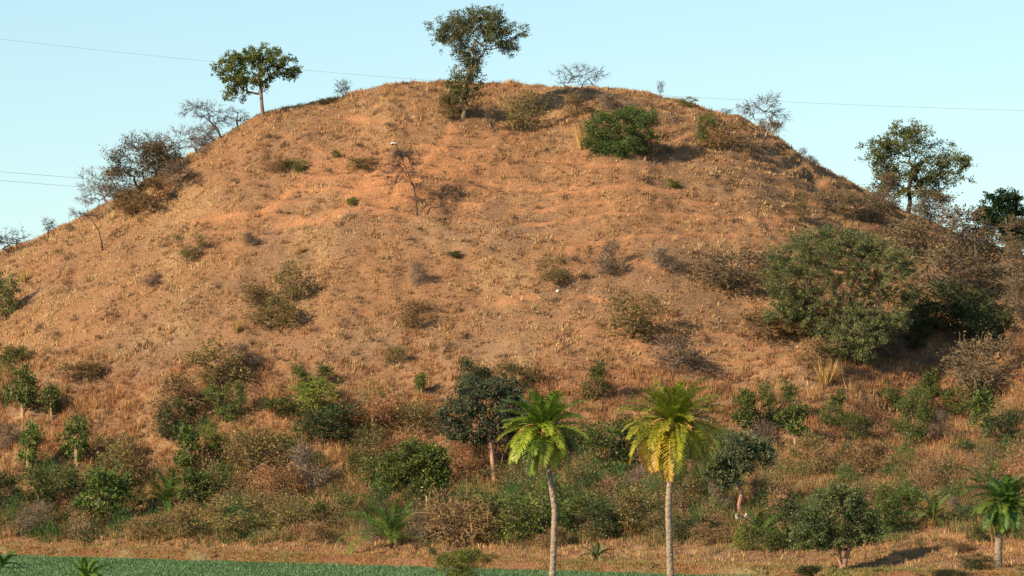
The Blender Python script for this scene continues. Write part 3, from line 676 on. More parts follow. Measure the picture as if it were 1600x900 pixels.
hero('mesquite_tree', 1312, 566, 'huge spreading grey-green thorn tree casting a deep shadow over the brush', 'tree',
     [(0, 0), (0, 30), (-4, 60), (0, 95)], [(-10, 152, 66, 50), (-72, 150, 44, 46), (58, 148, 50, 40), (0, 190, 54, 22), (-44, 182, 40, 22), (92, 158, 30, 24), (-96, 132, 20, 30), (-24, 92, 54, 38), (34, 88, 52, 34), (72, 72, 42, 18), (0, 50, 46, 22), (-60, 100, 36, 30), (40, 180, 40, 20), (-88, 80, 24, 18), (30, 40, 24, 12), (100, 110, 20, 16), (-14, 26, 36, 18), (24, 24, 30, 14), (54, 48, 34, 12)], 1000, 17, M_bark,
     leaf=dict(per=8, spread=0.15, size=0.18, c1=(0.028, 0.048, 0.030), c2=(0.17, 0.18, 0.065), ratio=3.2, follow=0.9, droop=0.3, yellow=(0.20, 0.19, 0.035)), twig=dict(per=4, ln=0.5, r=0.010, col=(0.16, 0.11, 0.06), droop=0.25), rtip=0.012, gap=0.34,
     extra_roots=([(-20, 2), (-26, 30), (-34, 60)], [(14, 0), (22, 28), (34, 60)]), dscale=0.75)
hero('broadleaf_tree', 774, 757, 'dark small-leaved tree with forked reddish trunk behind the slimmer tall palm', 'tree',
     [(0, 0), (-3, 26), (-5, 48), (-8, 68)], [(-10, 118, 50, 34), (-50, 122, 36, 30), (28, 110, 34, 30), (-20, 150, 50, 20), (20, 140, 30, 20), (-62, 92, 28, 18), (-30, 80, 30, 14), (-78, 110, 14, 18), (2, 84, 30, 18)], 430, 21, M_bark_red,
     leaf=dict(per=5, spread=0.19, size=0.165, c1=(0.032, 0.050, 0.026), c2=(0.11, 0.12, 0.055), ratio=1.4), twig=dict(per=3, ln=0.35, r=0.010, col=(0.09, 0.065, 0.05)), rtip=0.017, gap=0.3,
     extra_roots=([(4, 20), (10, 38), (12, 50)],))
hero('broadleaf_tree', 1157, 804, 'dark leaning tree with slender wavy trunk and two white stones at its foot', 'tree',
     [(0, 0), (-2, 16), (2, 34), (-1, 48), (-8, 58)], [(-12, 88, 40, 26), (20, 96, 30, 20), (-38, 78, 22, 20), (2, 112, 38, 14), (-20, 60, 18, 12)], 260, 25, M_bark_red,
     leaf=dict(per=5, spread=0.17, size=0.16, c1=(0.035, 0.052, 0.024), c2=(0.11, 0.12, 0.05)), twig=dict(per=4, ln=0.32, r=0.011, col=(0.08, 0.06, 0.05)), gap=0.3, dscale=1.0)
hero('thorn_tree', 1316, 890, 'dark green round tree standing alone on the shelf beside its wide shadow', 'tree',
     [(0, 0), (-3, 18), (-4, 34), (-6, 46)], [(-8, 92, 46, 34), (-40, 72, 34, 26), (30, 78, 30, 28), (-4, 118, 34, 14), (-58, 54, 22, 20), (44, 62, 18, 16), (-20, 50, 40, 12), (10, 54, 28, 12)], 420, 29, M_bark_red,
     leaf=dict(per=5, spread=0.15, size=0.15, c1=(0.036, 0.060, 0.022), c2=(0.12, 0.14, 0.045), ratio=2.0, yellow=(0.12, 0.13, 0.04)), twig=dict(per=3, ln=0.3, r=0.009, col=(0.10, 0.07, 0.05)), rtip=0.013, gap=0.3,
     extra_roots=([(1, 0), (6, 22), (12, 40)],))
hero('broadleaf_tree', 668, 808, 'tall bushy green tree with a thin pale stem beside the dry red shrub', 'tree',
     [(0, 0), (-1, 30), (-3, 56), (-2, 76)], [(-8, 88, 36, 26), (-42, 84, 28, 20), (14, 96, 22, 28), (-50, 62, 26, 18), (0, 56, 28, 16), (-24, 108, 26, 12), (20, 66, 16, 16)], 330, 33, M_bark_pale,
     leaf=dict(per=5, spread=0.2, size=0.17, c1=(0.04, 0.068, 0.016), c2=(0.14, 0.15, 0.03)), twig=dict(per=3, ln=0.3, r=0.009, col=(0.14, 0.11, 0.06)), rtip=0.012, gap=0.32, rmax=0.06)
hero('leafy_shrub', 968, 242, 'large bright green bush near the summit with a long dark shadow beside it', 'shrub',
     [(0, 0), (0, 10)], [(0, 34, 34, 24), (-36, 46, 14, 12), (22, 66, 14, 9), (48, 38, 12, 10), (-20, 62, 12, 8), (-30, 28, 22, 20), (30, 50, 24, 16), (42, 60, 18, 12), (4, 14, 36, 14), (-8, 56, 26, 10)], 260, 37, M_bark_dark,
     leaf=dict(per=7, spread=0.2, size=0.15, c1=(0.045, 0.085, 0.022), c2=(0.13, 0.18, 0.04), follow=0.8, ratio=2.6), twig=dict(per=4, ln=0.35, r=0.009, col=(0.2, 0.14, 0.08)), gap=0.45)
# open, nearly leafless ones
OL = dict(c1=(0.06, 0.058, 0.03), c2=(0.11, 0.095, 0.04), ratio=2.0)
hero('thorn_tree', 903, 180, 'flat-topped leafless thorn tree on the summit skyline between taller tree and green bush', 'tree',
     [(0, 0), (0, 22), (2, 38)], [(-18, 66, 24, 10), (22, 66, 26, 10), (0, 58, 34, 10), (4, 74, 30, 6)], 130, 41, M_bark_dark, twig=dict(per=5, ln=0.4, r=0.012, col=(0.10, 0.07, 0.06)), rtip=0.010,
     extra_roots=([(3, 0), (-6, 24), (-14, 44)],), leaf=dict(OL, per=1, spread=0.1, size=0.07))
hero('thorn_tree', 1192, 212, 'sparse wispy tree on the falling skyline with open twiggy crown', 'tree',
     [(0, 0), (-4, 14), (-4, 26)], [(0, 42, 34, 18), (22, 30, 20, 12), (-24, 44, 16, 12), (10, 58, 16, 8)], 130, 43, M_bark_grey, twig=dict(per=5, ln=0.38, r=0.012, col=(0.15, 0.11, 0.09)), rtip=0.010,
     leaf=dict(OL, per=2, spread=0.12, size=0.11, c1=(0.07, 0.07, 0.04)), extra_roots=([(4, 0), (10, 16)],))
hero('thorn_tree', 347, 216, 'leafless grey thorn tree leaning on the skyline below the round-crowned tree', 'tree',
     [(0, 0), (-8, 16), (-20, 30)], [(-34, 42, 32, 12), (-10, 36, 26, 14), (-50, 50, 20, 8), (4, 30, 22, 12), (-30, 54, 26, 6)], 150, 47, M_bark_dark, twig=dict(per=5, ln=0.4, r=0.012, col=(0.12, 0.09, 0.09)), rtip=0.010,
     leaf=dict(OL, per=1, spread=0.1, size=0.08))
hero('thorn_tree', 372, 198, 'small wispy thorn tree directly under the drooping side of the round-crowned tree', 'tree',
     [(0, 0), (-2, 14)], [(-6, 26, 18, 10), (10, 18, 14, 8)], 55, 48, M_bark_dark, twig=dict(per=4, ln=0.35, r=0.011, col=(0.11, 0.09, 0.08)))
hero('thorn_tree', 296, 248, 'pale leafless thorn bush on the skyline between two darker trees', 'tree',
     [(0, 0), (-4, 10)], [(-12, 34, 36, 14), (14, 22, 22, 12), (-30, 24, 22, 12), (-10, 46, 26, 6)], 140, 49, M_bark_grey, twig=dict(per=5, ln=0.4, r=0.012, col=(0.15, 0.12, 0.11)), rtip=0.010,
     extra_roots=([(6, 0), (12, 12)],))
hero('thorn_tree', 226, 300, 'large olive brown thorn tree with feathery crown on the lower skyline shoulder', 'tree',
     [(0, 0), (0, 18), (-4, 32)], [(-12, 58, 46, 24), (26, 50, 34, 24), (-40, 60, 26, 14), (0, 80, 34, 12), (44, 58, 18, 20), (-20, 34, 36, 12)], 300, 53, M_bark_dark, twig=dict(per=6, ln=0.42, r=0.012, col=(0.11, 0.08, 0.06)), rtip=0.011,
     leaf=dict(OL, per=3, spread=0.2, size=0.13, c1=(0.06, 0.055, 0.028), c2=(0.13, 0.105, 0.045)), extra_roots=([(8, 0), (14, 20), (18, 34)], [(-8, 0), (-16, 20)]))
hero('thorn_tree', 178, 330, 'loose leafless thorn tree at the foot of the skyline shoulder beside the wires', 'tree',
     [(0, 0), (-8, 12), (-16, 22)], [(-26, 38, 32, 16), (0, 34, 28, 16), (-42, 58, 16, 10), (12, 26, 22, 12), (-40, 20, 20, 12)], 190, 57, M_bark_grey, twig=dict(per=6, ln=0.42, r=0.011, col=(0.15, 0.11, 0.09)), rtip=0.010,
     leaf=dict(OL, per=1, spread=0.12, size=0.08))
hero('thorn_tree', 652, 338, 'lone burnt-looking thin tree leaning in the middle of the open slope', 'tree',
     [(0, 0), (-1, 24), (-5, 46), (-12, 64), (-20, 82), (-26, 98)], [(-24, 96, 18, 9), (-30, 80, 16, 10), (-12, 72, 12, 8), (-34, 62, 14, 8), (2, 54, 14, 6), (-6, 88, 12, 8), (-22, 100, 24, 10), (10, 66, 14, 5)], 170, 61, M_bark_dark, gap=1.5, twig=dict(per=5, ln=0.4, r=0.012, col=(0.07, 0.05, 0.045)), rtip=0.009, rpow=0.4, rmax=0.05,
     leaf=dict(OL, per=1, spread=0.1, size=0.08, c1=(0.05, 0.04, 0.03)))
hero('thorn_tree', 160, 392, 'thin thorn sapling with long bare stem bending toward the lower skyline', 'tree',
     [(0, 0), (-1, 16), (-6, 34), (-16, 50), (-28, 58)], [(-34, 60, 22, 6), (-12, 56, 14, 8), (-44, 64, 10, 4)], 60, 67, M_bark_dark, twig=dict(per=4, ln=0.35, r=0.011, col=(0.09, 0.065, 0.055)), rtip=0.010)
hero('thorn_tree', 12, 398, 'dark bare bush standing on the lowest stretch of skyline', 'tree',
     [(0, 0), (0, 8)], [(-6, 26, 34, 16), (14, 30, 20, 12), (-30, 30, 24, 16)], 140, 71, M_bark_dark, twig=dict(per=6, ln=0.38, r=0.012, col=(0.08, 0.06, 0.06)), rtip=0.010, leaf=dict(OL, per=1, spread=0.12, size=0.09))
# ------------------------------------------------------------------ kinds of shrub: meshes about 1 high and 1 wide, copied plant by plant
def proto(kind, seed):
    rg = np.random.default_rng(seed)
    if kind == 'sapling':
        roots = [[(0, 0, 0), (0.02, 0, 0.14), (0.0, 0.02, 0.3), (0.02, 0, 0.5)]]
        L = [(rg.uniform(-.1, .1), 0, 0.62, 0.24, 0.24, 0.28), (rg.uniform(-.3, .3), 0, rg.uniform(.5, .8), 0.15, 0.15, 0.12), (rg.uniform(-.15, .15), 0, 0.82, 0.22, 0.22, 0.18), (rg.uniform(-.2, .2), rg.uniform(-.2, .2), 0.45, 0.24, 0.24, 0.14)]
        n, lf, tw = 90, dict(per=10, spread=0.06, size=0.065, c1=(0.05, 0.085, 0.018), c2=(0.14, 0.17, 0.032), ratio=1.8), dict(per=2, ln=0.10, r=0.005, col=(0.2, 0.15, 0.08))
        bark = M_bark_pale; rt = 0.007
    elif kind in ('green', 'dark', 'olive', 'bright'):
        roots = [[(0, 0, 0), (a * .5, b * .5, 0.12), (a, b, 0.24)] for a, b in rg.uniform(-0.18, 0.18, (3, 2))]
        L = [(rg.uniform(-.12, .12), 0, 0.34, 0.34, 0.34, 0.28)] + [(rg.uniform(-.38, .38), rg.uniform(-.3, .3), rg.uniform(0.25, 0.85), rg.uniform(.1, .22), rg.uniform(.1, .22), rg.uniform(.1, .22)) for _ in range(7)]
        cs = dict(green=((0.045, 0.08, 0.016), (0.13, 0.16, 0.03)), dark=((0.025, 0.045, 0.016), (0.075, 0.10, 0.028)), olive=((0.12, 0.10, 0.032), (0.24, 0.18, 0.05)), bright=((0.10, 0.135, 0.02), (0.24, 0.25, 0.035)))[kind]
        n, lf, tw = 170, dict(per=9 if kind != 'olive' else 5, spread=0.06, size=0.05, c1=cs[0], c2=cs[1], ratio=2.0, follow=0.7), dict(per=3, ln=0.14, r=0.004, col=(0.22, 0.15, 0.08))
        bark = M_bark; rt = 0.004
    elif kind in ('dry', 'red', 'grey', 'brush'):
        roots = [[(0, 0, 0), (a * .6, b * .6, 0.15), (a, b, 0.3)] for a, b in rg.uniform(-0.3, 0.3, (5, 2))]
        L = [(rg.uniform(-.12, .12), 0, 0.32, 0.38, 0.38, 0.30)] + [(rg.uniform(-.4, .4), rg.uniform(-.3, .3), rg.uniform(0.3, 0.9), rg.uniform(.1, .22), rg.uniform(.1, .22), rg.uniform(.1, .2)) for _ in range(7)]
        tc = dict(dry=(0.28, 0.165, 0.085), red=(0.38, 0.19, 0.095), grey=(0.22, 0.15, 0.11), brush=(0.22, 0.15, 0.095))[kind]
        fc = dict(dry=((0.16, 0.10, 0.04), (0.26, 0.17, 0.06)), red=((0.25, 0.12, 0.05), (0.36, 0.18, 0.07)), grey=((0.10, 0.09, 0.05), (0.16, 0.12, 0.07)), brush=((0.11, 0.085, 0.04), (0.19, 0.135, 0.06)))[kind]
        n, lf, tw = 260, dict(per=2 if kind != 'grey' else 1, spread=0.04, size=0.05, c1=fc[0], c2=fc[1], ratio=1.8), dict(per=5, ln=0.17, r=0.0042, col=tc)
        bark = M_bark_grey if kind in ('grey', 'brush') else M_bark; rt = 0.0028
    elif kind == 'thorn':
        roots = [[(0, 0, 0), (0.03, 0, 0.2), (-0.04, 0, 0.38)], [(0.02, 0, 0), (0.12, 0.05, 0.2)]]
        L = [(0, 0, 0.7, 0.42, 0.42, 0.22), (rg.uniform(-.2, .2), 0, 0.52, 0.34, 0.3, 0.2)]
        n, lf, tw = 110, dict(per=1, spread=0.05, size=0.035, c1=(0.08, 0.065, 0.04), c2=(0.13, 0.10, 0.05)), dict(per=4, ln=0.16, r=0.0055, col=(0.11, 0.08, 0.065))
        bark = M_bark_dark; rt = 0.005
    elif kind == 'tuft':
        P = np.zeros((1, 3)); sv = blades(P, np.array([1.0]), np.array([0.22]), 150, np.array([0.035]), np.array([[0.58, 0.36, 0.13]]), 0.45)
        return (mesh('blades', sv[0], sv[1], M_grass, sv[2], link=False),)
    pos, par, rad, tips, cnt = grow(roots, L, n, seed, rt, 0.4, 0.12, gap=0.22)
    V, Q_ = wood(pos, par, rad)
    st = mesh('stems', V, Q_, bark, link=False)
    V, Q_, e, d = twigs(pos, tips, seed + 1, tw['per'], tw['ln'], tw['r'])
    V2, Q2, e2, d2 = twigs(pos, tips[::9], seed + 3, 2, tw['ln'] * 2.4, tw['r'] * 1.2); Q_ = np.concatenate([Q_, Q2 + len(V)]); V = np.concatenate([V, V2]); e = np.concatenate([e, e2, (e2 + pos[np.repeat(tips[::9], 2)]) / 2])
    cl = mesh('twig_crown', V, Q_, M_twig, const(tw['col'], len(V)), link=False)
    pos2 = np.concatenate([pos, e]); t2 = np.concatenate([tips, np.arange(len(pos), len(pos2))]) if tw['per'] < 4 or lf['per'] < 3 else tips
    V, Q_, c = foliage(pos2, t2, seed + 2, **lf)
    return st, cl, mesh('foliage', V, Q_, M_leaf, c, link=False)
PROTO = {}
for kd, m in (('sapling', 4), ('green', 4), ('dark', 2), ('olive', 4), ('bright', 2), ('dry', 4), ('red', 2), ('grey', 3), ('brush', 4), ('thorn', 3), ('tuft', 2)):
    PROTO[kd] = [proto(kd, 1000 + 37 * i + hash_ * 101) for hash_ in (len(kd) + ord(kd[0]),) for i in range(m)]
WORD = dict(sapling=('sapling', 'sapling', 'young leafy saplings on the lower slope'), green=('leafy_shrub', 'shrub', 'green leafy shrubs on the slope'), dark=('leafy_shrub', 'shrub', 'green leafy shrubs on the slope'),
            olive=('olive_shrub', 'shrub', 'olive brown shrubs on the slope'), bright=('leafy_shrub', 'shrub', 'green leafy shrubs on the slope'), dry=('dry_shrub', 'dry shrub', 'dry leafless shrubs on the slope'),
            red=('dry_shrub', 'dry shrub', 'dry leafless shrubs on the slope'), grey=('dry_shrub', 'dry shrub', 'dry leafless shrubs on the slope'), brush=('brush_bush', 'dry bush', 'large dry bushes of the brown brush below the skyline'),
            thorn=('thorn_shrub', 'thorn shrub', 'small bare thorn shrubs'), tuft=('grass_tuft', 'grass tuft', 'pale tufts of tall dry grass'))
prg = random.Random(5); count = {}
def plant(kind, px, py, wpx, hpx, label, lean=0.0):
    """foot at that spot of the slope, width and height in photograph pixels at its distance"""
    b = at(px, py); k = b.y / F; nm, cat, grp = WORD[kind]; i = count.get(kind, 0); count[kind] = i + 1
    root = tag(empty(nm, b - Vector((0, 0, 0.06))), label, cat, grp)
    root.rotation_euler = (0, R(lean), 0)
    grow_ = 1.2 if (kind in ('green', 'dark', 'bright') and 590 < py < 860) else 1.45 if kind == 'sapling' else 1.0
    s = wpx * k * grow_; h = hpx * k * (1.03 + (grow_ > 1) * 0.07)
    for me in PROTO[kind][i % len(PROTO[kind])]:
        o = inst(me.name.split('.')[0], me, root); o.rotation_euler = (0, 0, prg.uniform(0, 6.28)) if me is None else (0, 0, i * 2.1)
        o.scale = (s, s, h)
PLANTS = [
 # skyline and summit
 ('thorn', 535, 156, 36, 34, 'pale bare little bush on the skyline between the two summit trees'),
 ('dark', 510, 163, 28, 11, 'low dark green cushion bush hugging the skyline next to a pale bare bush'),
 ('thorn', 447, 176, 14, 10, 'tiny bare twig bush on the skyline just past the round-crowned tree'),
 ('thorn', 76, 372, 26, 34, 'small bare twig bush sticking up from the lowest skyline'),
 ('thorn', 108, 362, 22, 14, 'low bare twigs on the skyline above the long-stemmed thorn sapling'),
 ('thorn', 1033, 153, 16, 28, 'thin upright bare twig on the flat part of the skyline'),
 ('bright', 1072, 168, 30, 17, 'small bright green bush at the edge where the summit begins to fall'),
 ('thorn', 1135, 182, 24, 14, 'faint low twigs on the falling skyline before the wispy tree'),
 ('thorn', 1254, 247, 22, 18, 'small grey twig bush on the steep falling skyline'),
 ('olive', 815, 206, 74, 62, 'sparse olive bush in the long shadow of the tallest summit tree'),
 ('thorn', 772, 205, 40, 40, 'wispy bare bush just below the shadow of the tallest summit tree'),
 ('dry', 903, 184, 46, 36, 'brown bush at the foot of the flat-topped leafless tree'),
 ('grey', 968, 178, 74, 32, 'low grey brush on the summit above the bright green bush'),
 ('tuft', 912, 232, 34, 46, 'pale straw tuft touching the bright green summit bush'),
 ('dry', 1012, 240, 50, 34, 'bare brown stems at the shaded foot of the bright green summit bush'),
 ('green', 1102, 224, 26, 44, 'narrow green bush on the summit slope beside a brown thicket'),
 ('dry', 1132, 232, 72, 46, 'brown thicket beside a narrow green bush under the falling skyline'),
 ('olive', 1112, 200, 30, 26, 'small olive bush above the narrow green bush near the skyline'),
 ('dry', 1205, 208, 40, 34, 'rusty brown bush at the foot of the wispy skyline tree'),
 ('grey', 1268, 258, 30, 16, 'dark low brush on the steep skyline beneath a grey twig bush'),
 ('olive', 702, 186, 34, 46, 'olive thicket clinging to the trunk of the tallest summit tree'),
 # open slope
 ('grey', 318, 226, 60, 36, 'grey twig brush at the base of the leaning skyline thorn tree'),
 ('brush', 200, 312, 90, 50, 'tangled brown brush merging the skyline thorn trees with the ground'),
 ('brush', 250, 276, 90, 56, 'brown brush wedged between the olive skyline tree and the slope'),
 ('grey', 262, 250, 56, 44, 'dense grey thorn bush joined to the olive brown skyline tree'),
 ('grey', 285, 292, 72, 42, 'low brown thicket on the shoulder of the hill below the pale bare thorn bush'),
 ('dry', 232, 330, 70, 50, 'brown bush with a dark hollow under the olive skyline tree'),
 ('dry', 205, 334, 60, 34, 'reddish brown bush between the loose thorn tree and the dark hollow'),
 ('dry', 429, 270, 38, 34, 'small dark brown bush next to a round green bush on the upper slope'),
 ('green', 465, 271, 30, 24, 'small round green bush next to a dark brown one on the upper slope'),
 ('thorn', 692, 306, 10, 18, 'short bare stick standing beside the shadow of the burnt-looking tree'),
 ('olive', 298, 410, 46, 46, 'leaning thin grey-green bush on the left flank above the dry tufts', ),
 ('grey', 238, 446, 34, 20, 'tiny leaning grey bush alone in the straw of the left flank'),
 ('grey', 396, 384, 34, 22, 'low brown bush in pale straw near the middle of the left flank'),
 ('bright', 549, 322, 18, 14, 'tiny yellow-green tuft bush on the orange soil above mid slope'),
 ('bright', 1050, 294, 22, 16, 'tiny yellow-green bush on the trodden ledges of the upper slope'),
 ('bright', 525, 246, 14, 12, 'tiny green plant on the upper slope near a pale stone'),
 ('dry', 398, 476, 62, 46, 'rust brown bush, upper one of the thicket on mid slope'),
 ('olive', 462, 470, 66, 58, 'feathery olive bush in the mid-slope thicket beside the rust brown bush'),
 ('olive', 420, 512, 92, 48, 'wide low olive bush at the bottom of the mid-slope thicket'),
 ('dry', 645, 512, 72, 42, 'low brown bush alone on the middle of the slope'),
 ('grey', 656, 444, 34, 36, 'wispy bare bush above a low brown bush on mid slope'),
 ('olive', 618, 570, 34, 34, 'small olive bush with a dark shadow just above the tall grass'),
 ('grey', 950, 428, 46, 50, 'grey-brown bush on the middle slope in line with the taller palm'),
 ('grey', 1046, 426, 60, 40, 'dark twiggy bush higher up the slope between grey bush and big thicket'),
 ('olive', 868, 446, 54, 44, 'greyish green low bush beside a white stone on mid slope'),
 ('olive', 985, 528, 108, 66, 'broad olive brown bush on mid slope straight above the taller palm'),
 ('grey', 1068, 582, 100, 52, 'wide grey-green bush behind the upper fronds of the taller palm'),
 ('dry', 1212, 528, 110, 44, 'flat brown bush near the lower side of the huge thorn tree'),
 ('brush', 1150, 448, 120, 62, 'tangled brown thicket reaching out from the huge thorn tree'),
 ('olive', 1255, 345, 32, 40, 'small olive bush on the orange track above the huge thorn tree'),
 ('brush', 1305, 328, 70, 42, 'brown thicket between the two orange tracks near the skyline'),
 ('tuft', 38, 440, 20, 26, 'single pale straw tuft on the far left flank'),
 ('tuft', 370, 520, 22, 26, 'pale straw tuft at the edge of the mid-slope thicket'),
 ('tuft', 470, 395, 20, 16, 'short pale tuft on the open slope above the mid-slope thicket'),
 ('dark', 710, 402, 24, 10, 'low dark green patch on mid slope under the leaning thin tree'),
 ('olive', 560, 262, 60, 18, 'flat olive patch of weeds on the upper slope'),
 # brown brush on the far shoulder
 ('brush', 1378, 330, 70, 56, 'brown bush around the foot of the broad olive skyline tree'),
 ('brush', 1452, 338, 74, 50, 'pale twiggy bush on the skyline beside the broad olive tree'),
 ('brush', 1352, 345, 60, 46, 'brown brush just above the top of the huge thorn tree'),
 ('brush', 1420, 400, 100, 74, 'large brown bush between the huge thorn tree and the broad skyline tree'),
 ('brush', 1495, 402, 100, 76, 'tall pale-topped brown bush on the skyline gap between two trees'),
 ('brush', 1548, 418, 90, 78, 'brown bush directly below the very dark green tree'),
 ('brush', 1470, 458, 120, 76, 'massive brown bush in the middle of the brush slope'),
 ('brush', 1545, 462, 110, 70, 'rounded brown bush above the deep shadow of the huge thorn tree'),
 ('brush', 1598, 440, 60, 60, 'brown bush at the frame edge under the very dark green tree'),
 ('brush', 1596, 500, 70, 70, 'brown bush at the frame edge beside the deep shadow'),
 ('dark', 1500, 500, 120, 60, 'dark bush at the top of the deep shadow under the massive brown bush'),  # dark leaf colour of these four bushes stands in for the tree's deep shadow
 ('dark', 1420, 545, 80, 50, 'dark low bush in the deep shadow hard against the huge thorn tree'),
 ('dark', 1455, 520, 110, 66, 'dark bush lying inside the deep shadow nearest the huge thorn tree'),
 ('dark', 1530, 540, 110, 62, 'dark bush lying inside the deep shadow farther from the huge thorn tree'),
 ('grey', 1390, 560, 70, 46, 'twiggy bush at the shaded foot of the huge thorn tree'),
 ('dry', 1275, 575, 70, 50, 'brown bush at the sunny foot of the huge thorn tree'),
 ('brush', 1535, 612, 112, 92, 'wide pale brown bush below the deep shadow, near the frame edge'),
 ('olive', 1232, 500, 60, 56, 'yellow-olive bush under the outer boughs of the huge thorn tree'),
 ('red', 1590, 560, 40, 46, 'rust coloured bush at the frame edge above the wide pale one'),
 ('tuft', 1290, 600, 40, 44, 'pale stalks standing in front of the huge thorn tree foot'),
 # upper left of the tall grass
 ('green', 4, 500, 56, 74, 'green bush cut by the frame edge on the left flank with dark shadow'),
 ('green', 14, 574, 74, 40, 'low green bush at the frame edge over the tall red grass'),
 ('sapling', 33, 652, 44, 72, 'green sapling with pale stem in red grass nearest the frame edge'),
 ('sapling', 80, 658, 36, 52, 'small thin sapling beside the pale-stemmed one in red grass'),
 ('olive', 4, 640, 40, 74, 'olive bush cut by the frame edge next to the pale-stemmed sapling'),
 ('dry', 138, 592, 90, 38, 'low rusty bush in the tall grass of the left flank'),
 ('olive', 345, 602, 110, 66, 'wide olive brown bush at the upper rim of the tall grass'),
 ('grey', 392, 578, 54, 42, 'dark bare bush at the upper rim of the tall grass'),
 ('dry', 298, 650, 110, 60, 'rusty thicket with dark base below the wide olive brown bush'),
 ('green', 352, 658, 46, 56, 'green bush beside the rusty thicket on the lower left slope'),
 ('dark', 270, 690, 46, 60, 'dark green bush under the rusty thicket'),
 ('green', 440, 652, 50, 36, 'round green bush in the tall grass, left of a taller pair'),
 ('green', 490, 612, 48, 44, 'green bush highest in the tall grass above the yellow-green one'),
 ('bright', 492, 650, 66, 54, 'yellow-green bush between the highest green bush and a dark one'),
 ('dark', 512, 690, 92, 50, 'dark green bush under the yellow-green one with deep shadow'),
 ('sapling', 658, 618, 20, 32, 'tiny green sapling at the rim of the tall grass near the forked tree'),
 ('green', 930, 626, 42, 50, 'bright little green bush in red grass between the two tall palms'),
 ('olive', 815, 610, 80, 50, 'olive thicket above the crown of the slimmer tall palm'),
 ('dark', 738, 606, 50, 42, 'small dark green bush topping the forked tree crown'),
 # belt of brush, first third
 ('sapling', 42, 742, 40, 70, 'straight sapling with thin pale stem low on the far left'),
 ('green', 57, 698, 22, 20, 'tiny green bush above the straight thin-stemmed sapling'),
 ('sapling', 119, 732, 50, 70, 'green sapling leaning over a pale stem in the left brush'),
 ('olive', 182, 738, 60, 60, 'olive bush in the left brush above the dark little tree'),
 ('grey', 18, 700, 64, 40, 'dark bare bush at the frame edge in the lower grass'),
 ('green', 80, 792, 64, 76, 'leafy green bush between straight sapling and dark little tree'),
 ('sapling', 168, 826, 78, 88, 'dark green little tree with reddish forked trunk on the left above the bank'),
 ('olive', 196, 762, 80, 70, 'olive brown bush between the dark little tree and the left young palm'),
 ('dark', 4, 800, 46, 56, 'dark shaded bush cut by the frame edge low on the left'),
 ('grey', 50, 835, 74, 48, 'grey-brown bush at the foot of the brush on the far left'),
 ('olive', 130, 832, 70, 42, 'olive weeds bush in front of the dark little tree'),
 ('sapling', 312, 800, 54, 60, 'green sapling with bright slanting stem beside the left young palm'),
 ('sapling', 296, 752, 46, 76, 'yellow-green sapling above the bright slanting stem'),
 ('bright', 334, 722, 40, 48, 'yellow-green bush next to the yellow-green sapling'),
 ('olive', 402, 742, 100, 84, 'large olive brown bush in the middle of the left brush'),
 ('green', 352, 752, 24, 28, 'small green bush at the foot of the large olive brown bush'),
 ('grey', 490, 770, 76, 76, 'bare bush showing forked pale stems in the brush'),
 ('red', 440, 780, 80, 50, 'low rusty bush in front of the large olive brown bush'),
 ('olive', 375, 838, 110, 62, 'wide olive bush right above the bank on the left'),
 ('olive', 448, 838, 80, 62, 'greenish bush with upright yellow stems above the bank'),
 ('green', 520, 822, 60, 42, 'green bush above the bank beside a golden tuft'),
 ('tuft', 545, 815, 40, 46, 'golden grass tuft beside the middle young palm'),
 ('dry', 500, 850, 60, 36, 'straw brown bush standing on the edge of the bank'),
 ('olive', 292, 838, 80, 48, 'grey olive bush in front of the left young palm'),
 ('dry', 230, 842, 70, 40, 'brown straw bush on the bank in front of the left brush'),
 # middle
 ('red', 590, 668, 90, 56, 'rusty bush at the top of the middle brush'),
 ('olive', 640, 680, 80, 58, 'olive bush next to the rusty one at the top of the middle brush'),
 ('red', 648, 728, 70, 50, 'reddish brown bush over the tall bushy tree with pale stem'),
 ('olive', 575, 740, 90, 72, 'olive yellow bush in the middle brush left of the bushy tree'),
 ('green', 605, 770, 70, 50, 'green bush rising behind the middle young palm'),
 ('red', 712, 756, 64, 66, 'rounded fox-red dry shrub beside the forked reddish trunk'),
 ('red', 744, 748, 40, 50, 'second fox-red shrub, tucked against the forked reddish trunk'),
 ('dry', 728, 852, 126, 104, 'big bare-stemmed dry bush in front of the forked tree'),
 ('grey', 670, 852, 70, 56, 'grey bare stems bush beside the middle young palm'),
 ('green', 812, 848, 100, 92, 'dense green bush between the big dry bush and the slimmer palm trunk'),
 ('olive', 790, 770, 70, 46, 'olive bush behind the dense green bush'),
 ('green', 942, 742, 92, 78, 'tall green bush between the two tall palm trunks'),
 ('dark', 975, 720, 56, 64, 'dark green thicket behind the golden fronds of the taller palm'),
 ('green', 896, 842, 76, 82, 'green bush just past the slimmer palm trunk'),
 ('olive', 912, 778, 70, 64, 'brownish olive bush with fanned stems between the palm trunks'),
 ('dark', 948, 846, 80, 56, 'dark green bush above the bank between the palm trunks'),
 ('grey', 992, 770, 56, 40, 'grey-leaved bush beside the taller palm trunk'),
 ('olive', 1002, 836, 84, 82, 'olive green bush in front of the grey-leaved one at the taller palm'),
 ('red', 1020, 755, 46, 46, 'red-stemmed bush under the golden fronds of the taller palm'),
 ('olive', 1068, 806, 60, 60, 'olive bush on the far side of the taller palm trunk'),
 ('green', 1108, 796, 40, 60, 'small leafy bush with white stem beside the leaning dark tree'),
 ('dark', 1085, 845, 60, 34, 'low dark bush at the brush foot beside the taller palm trunk'),
 ('dry', 860, 856, 60, 32, 'pale brown bush on the bank at the slimmer palm trunk'),
 ('green', 1075, 735, 56, 60, 'green bush glimpsed under the taller palm crown'),
 ('grey', 1130, 800, 46, 50, 'dark bare brush right beside the foot of the leaning dark tree'),
 # right
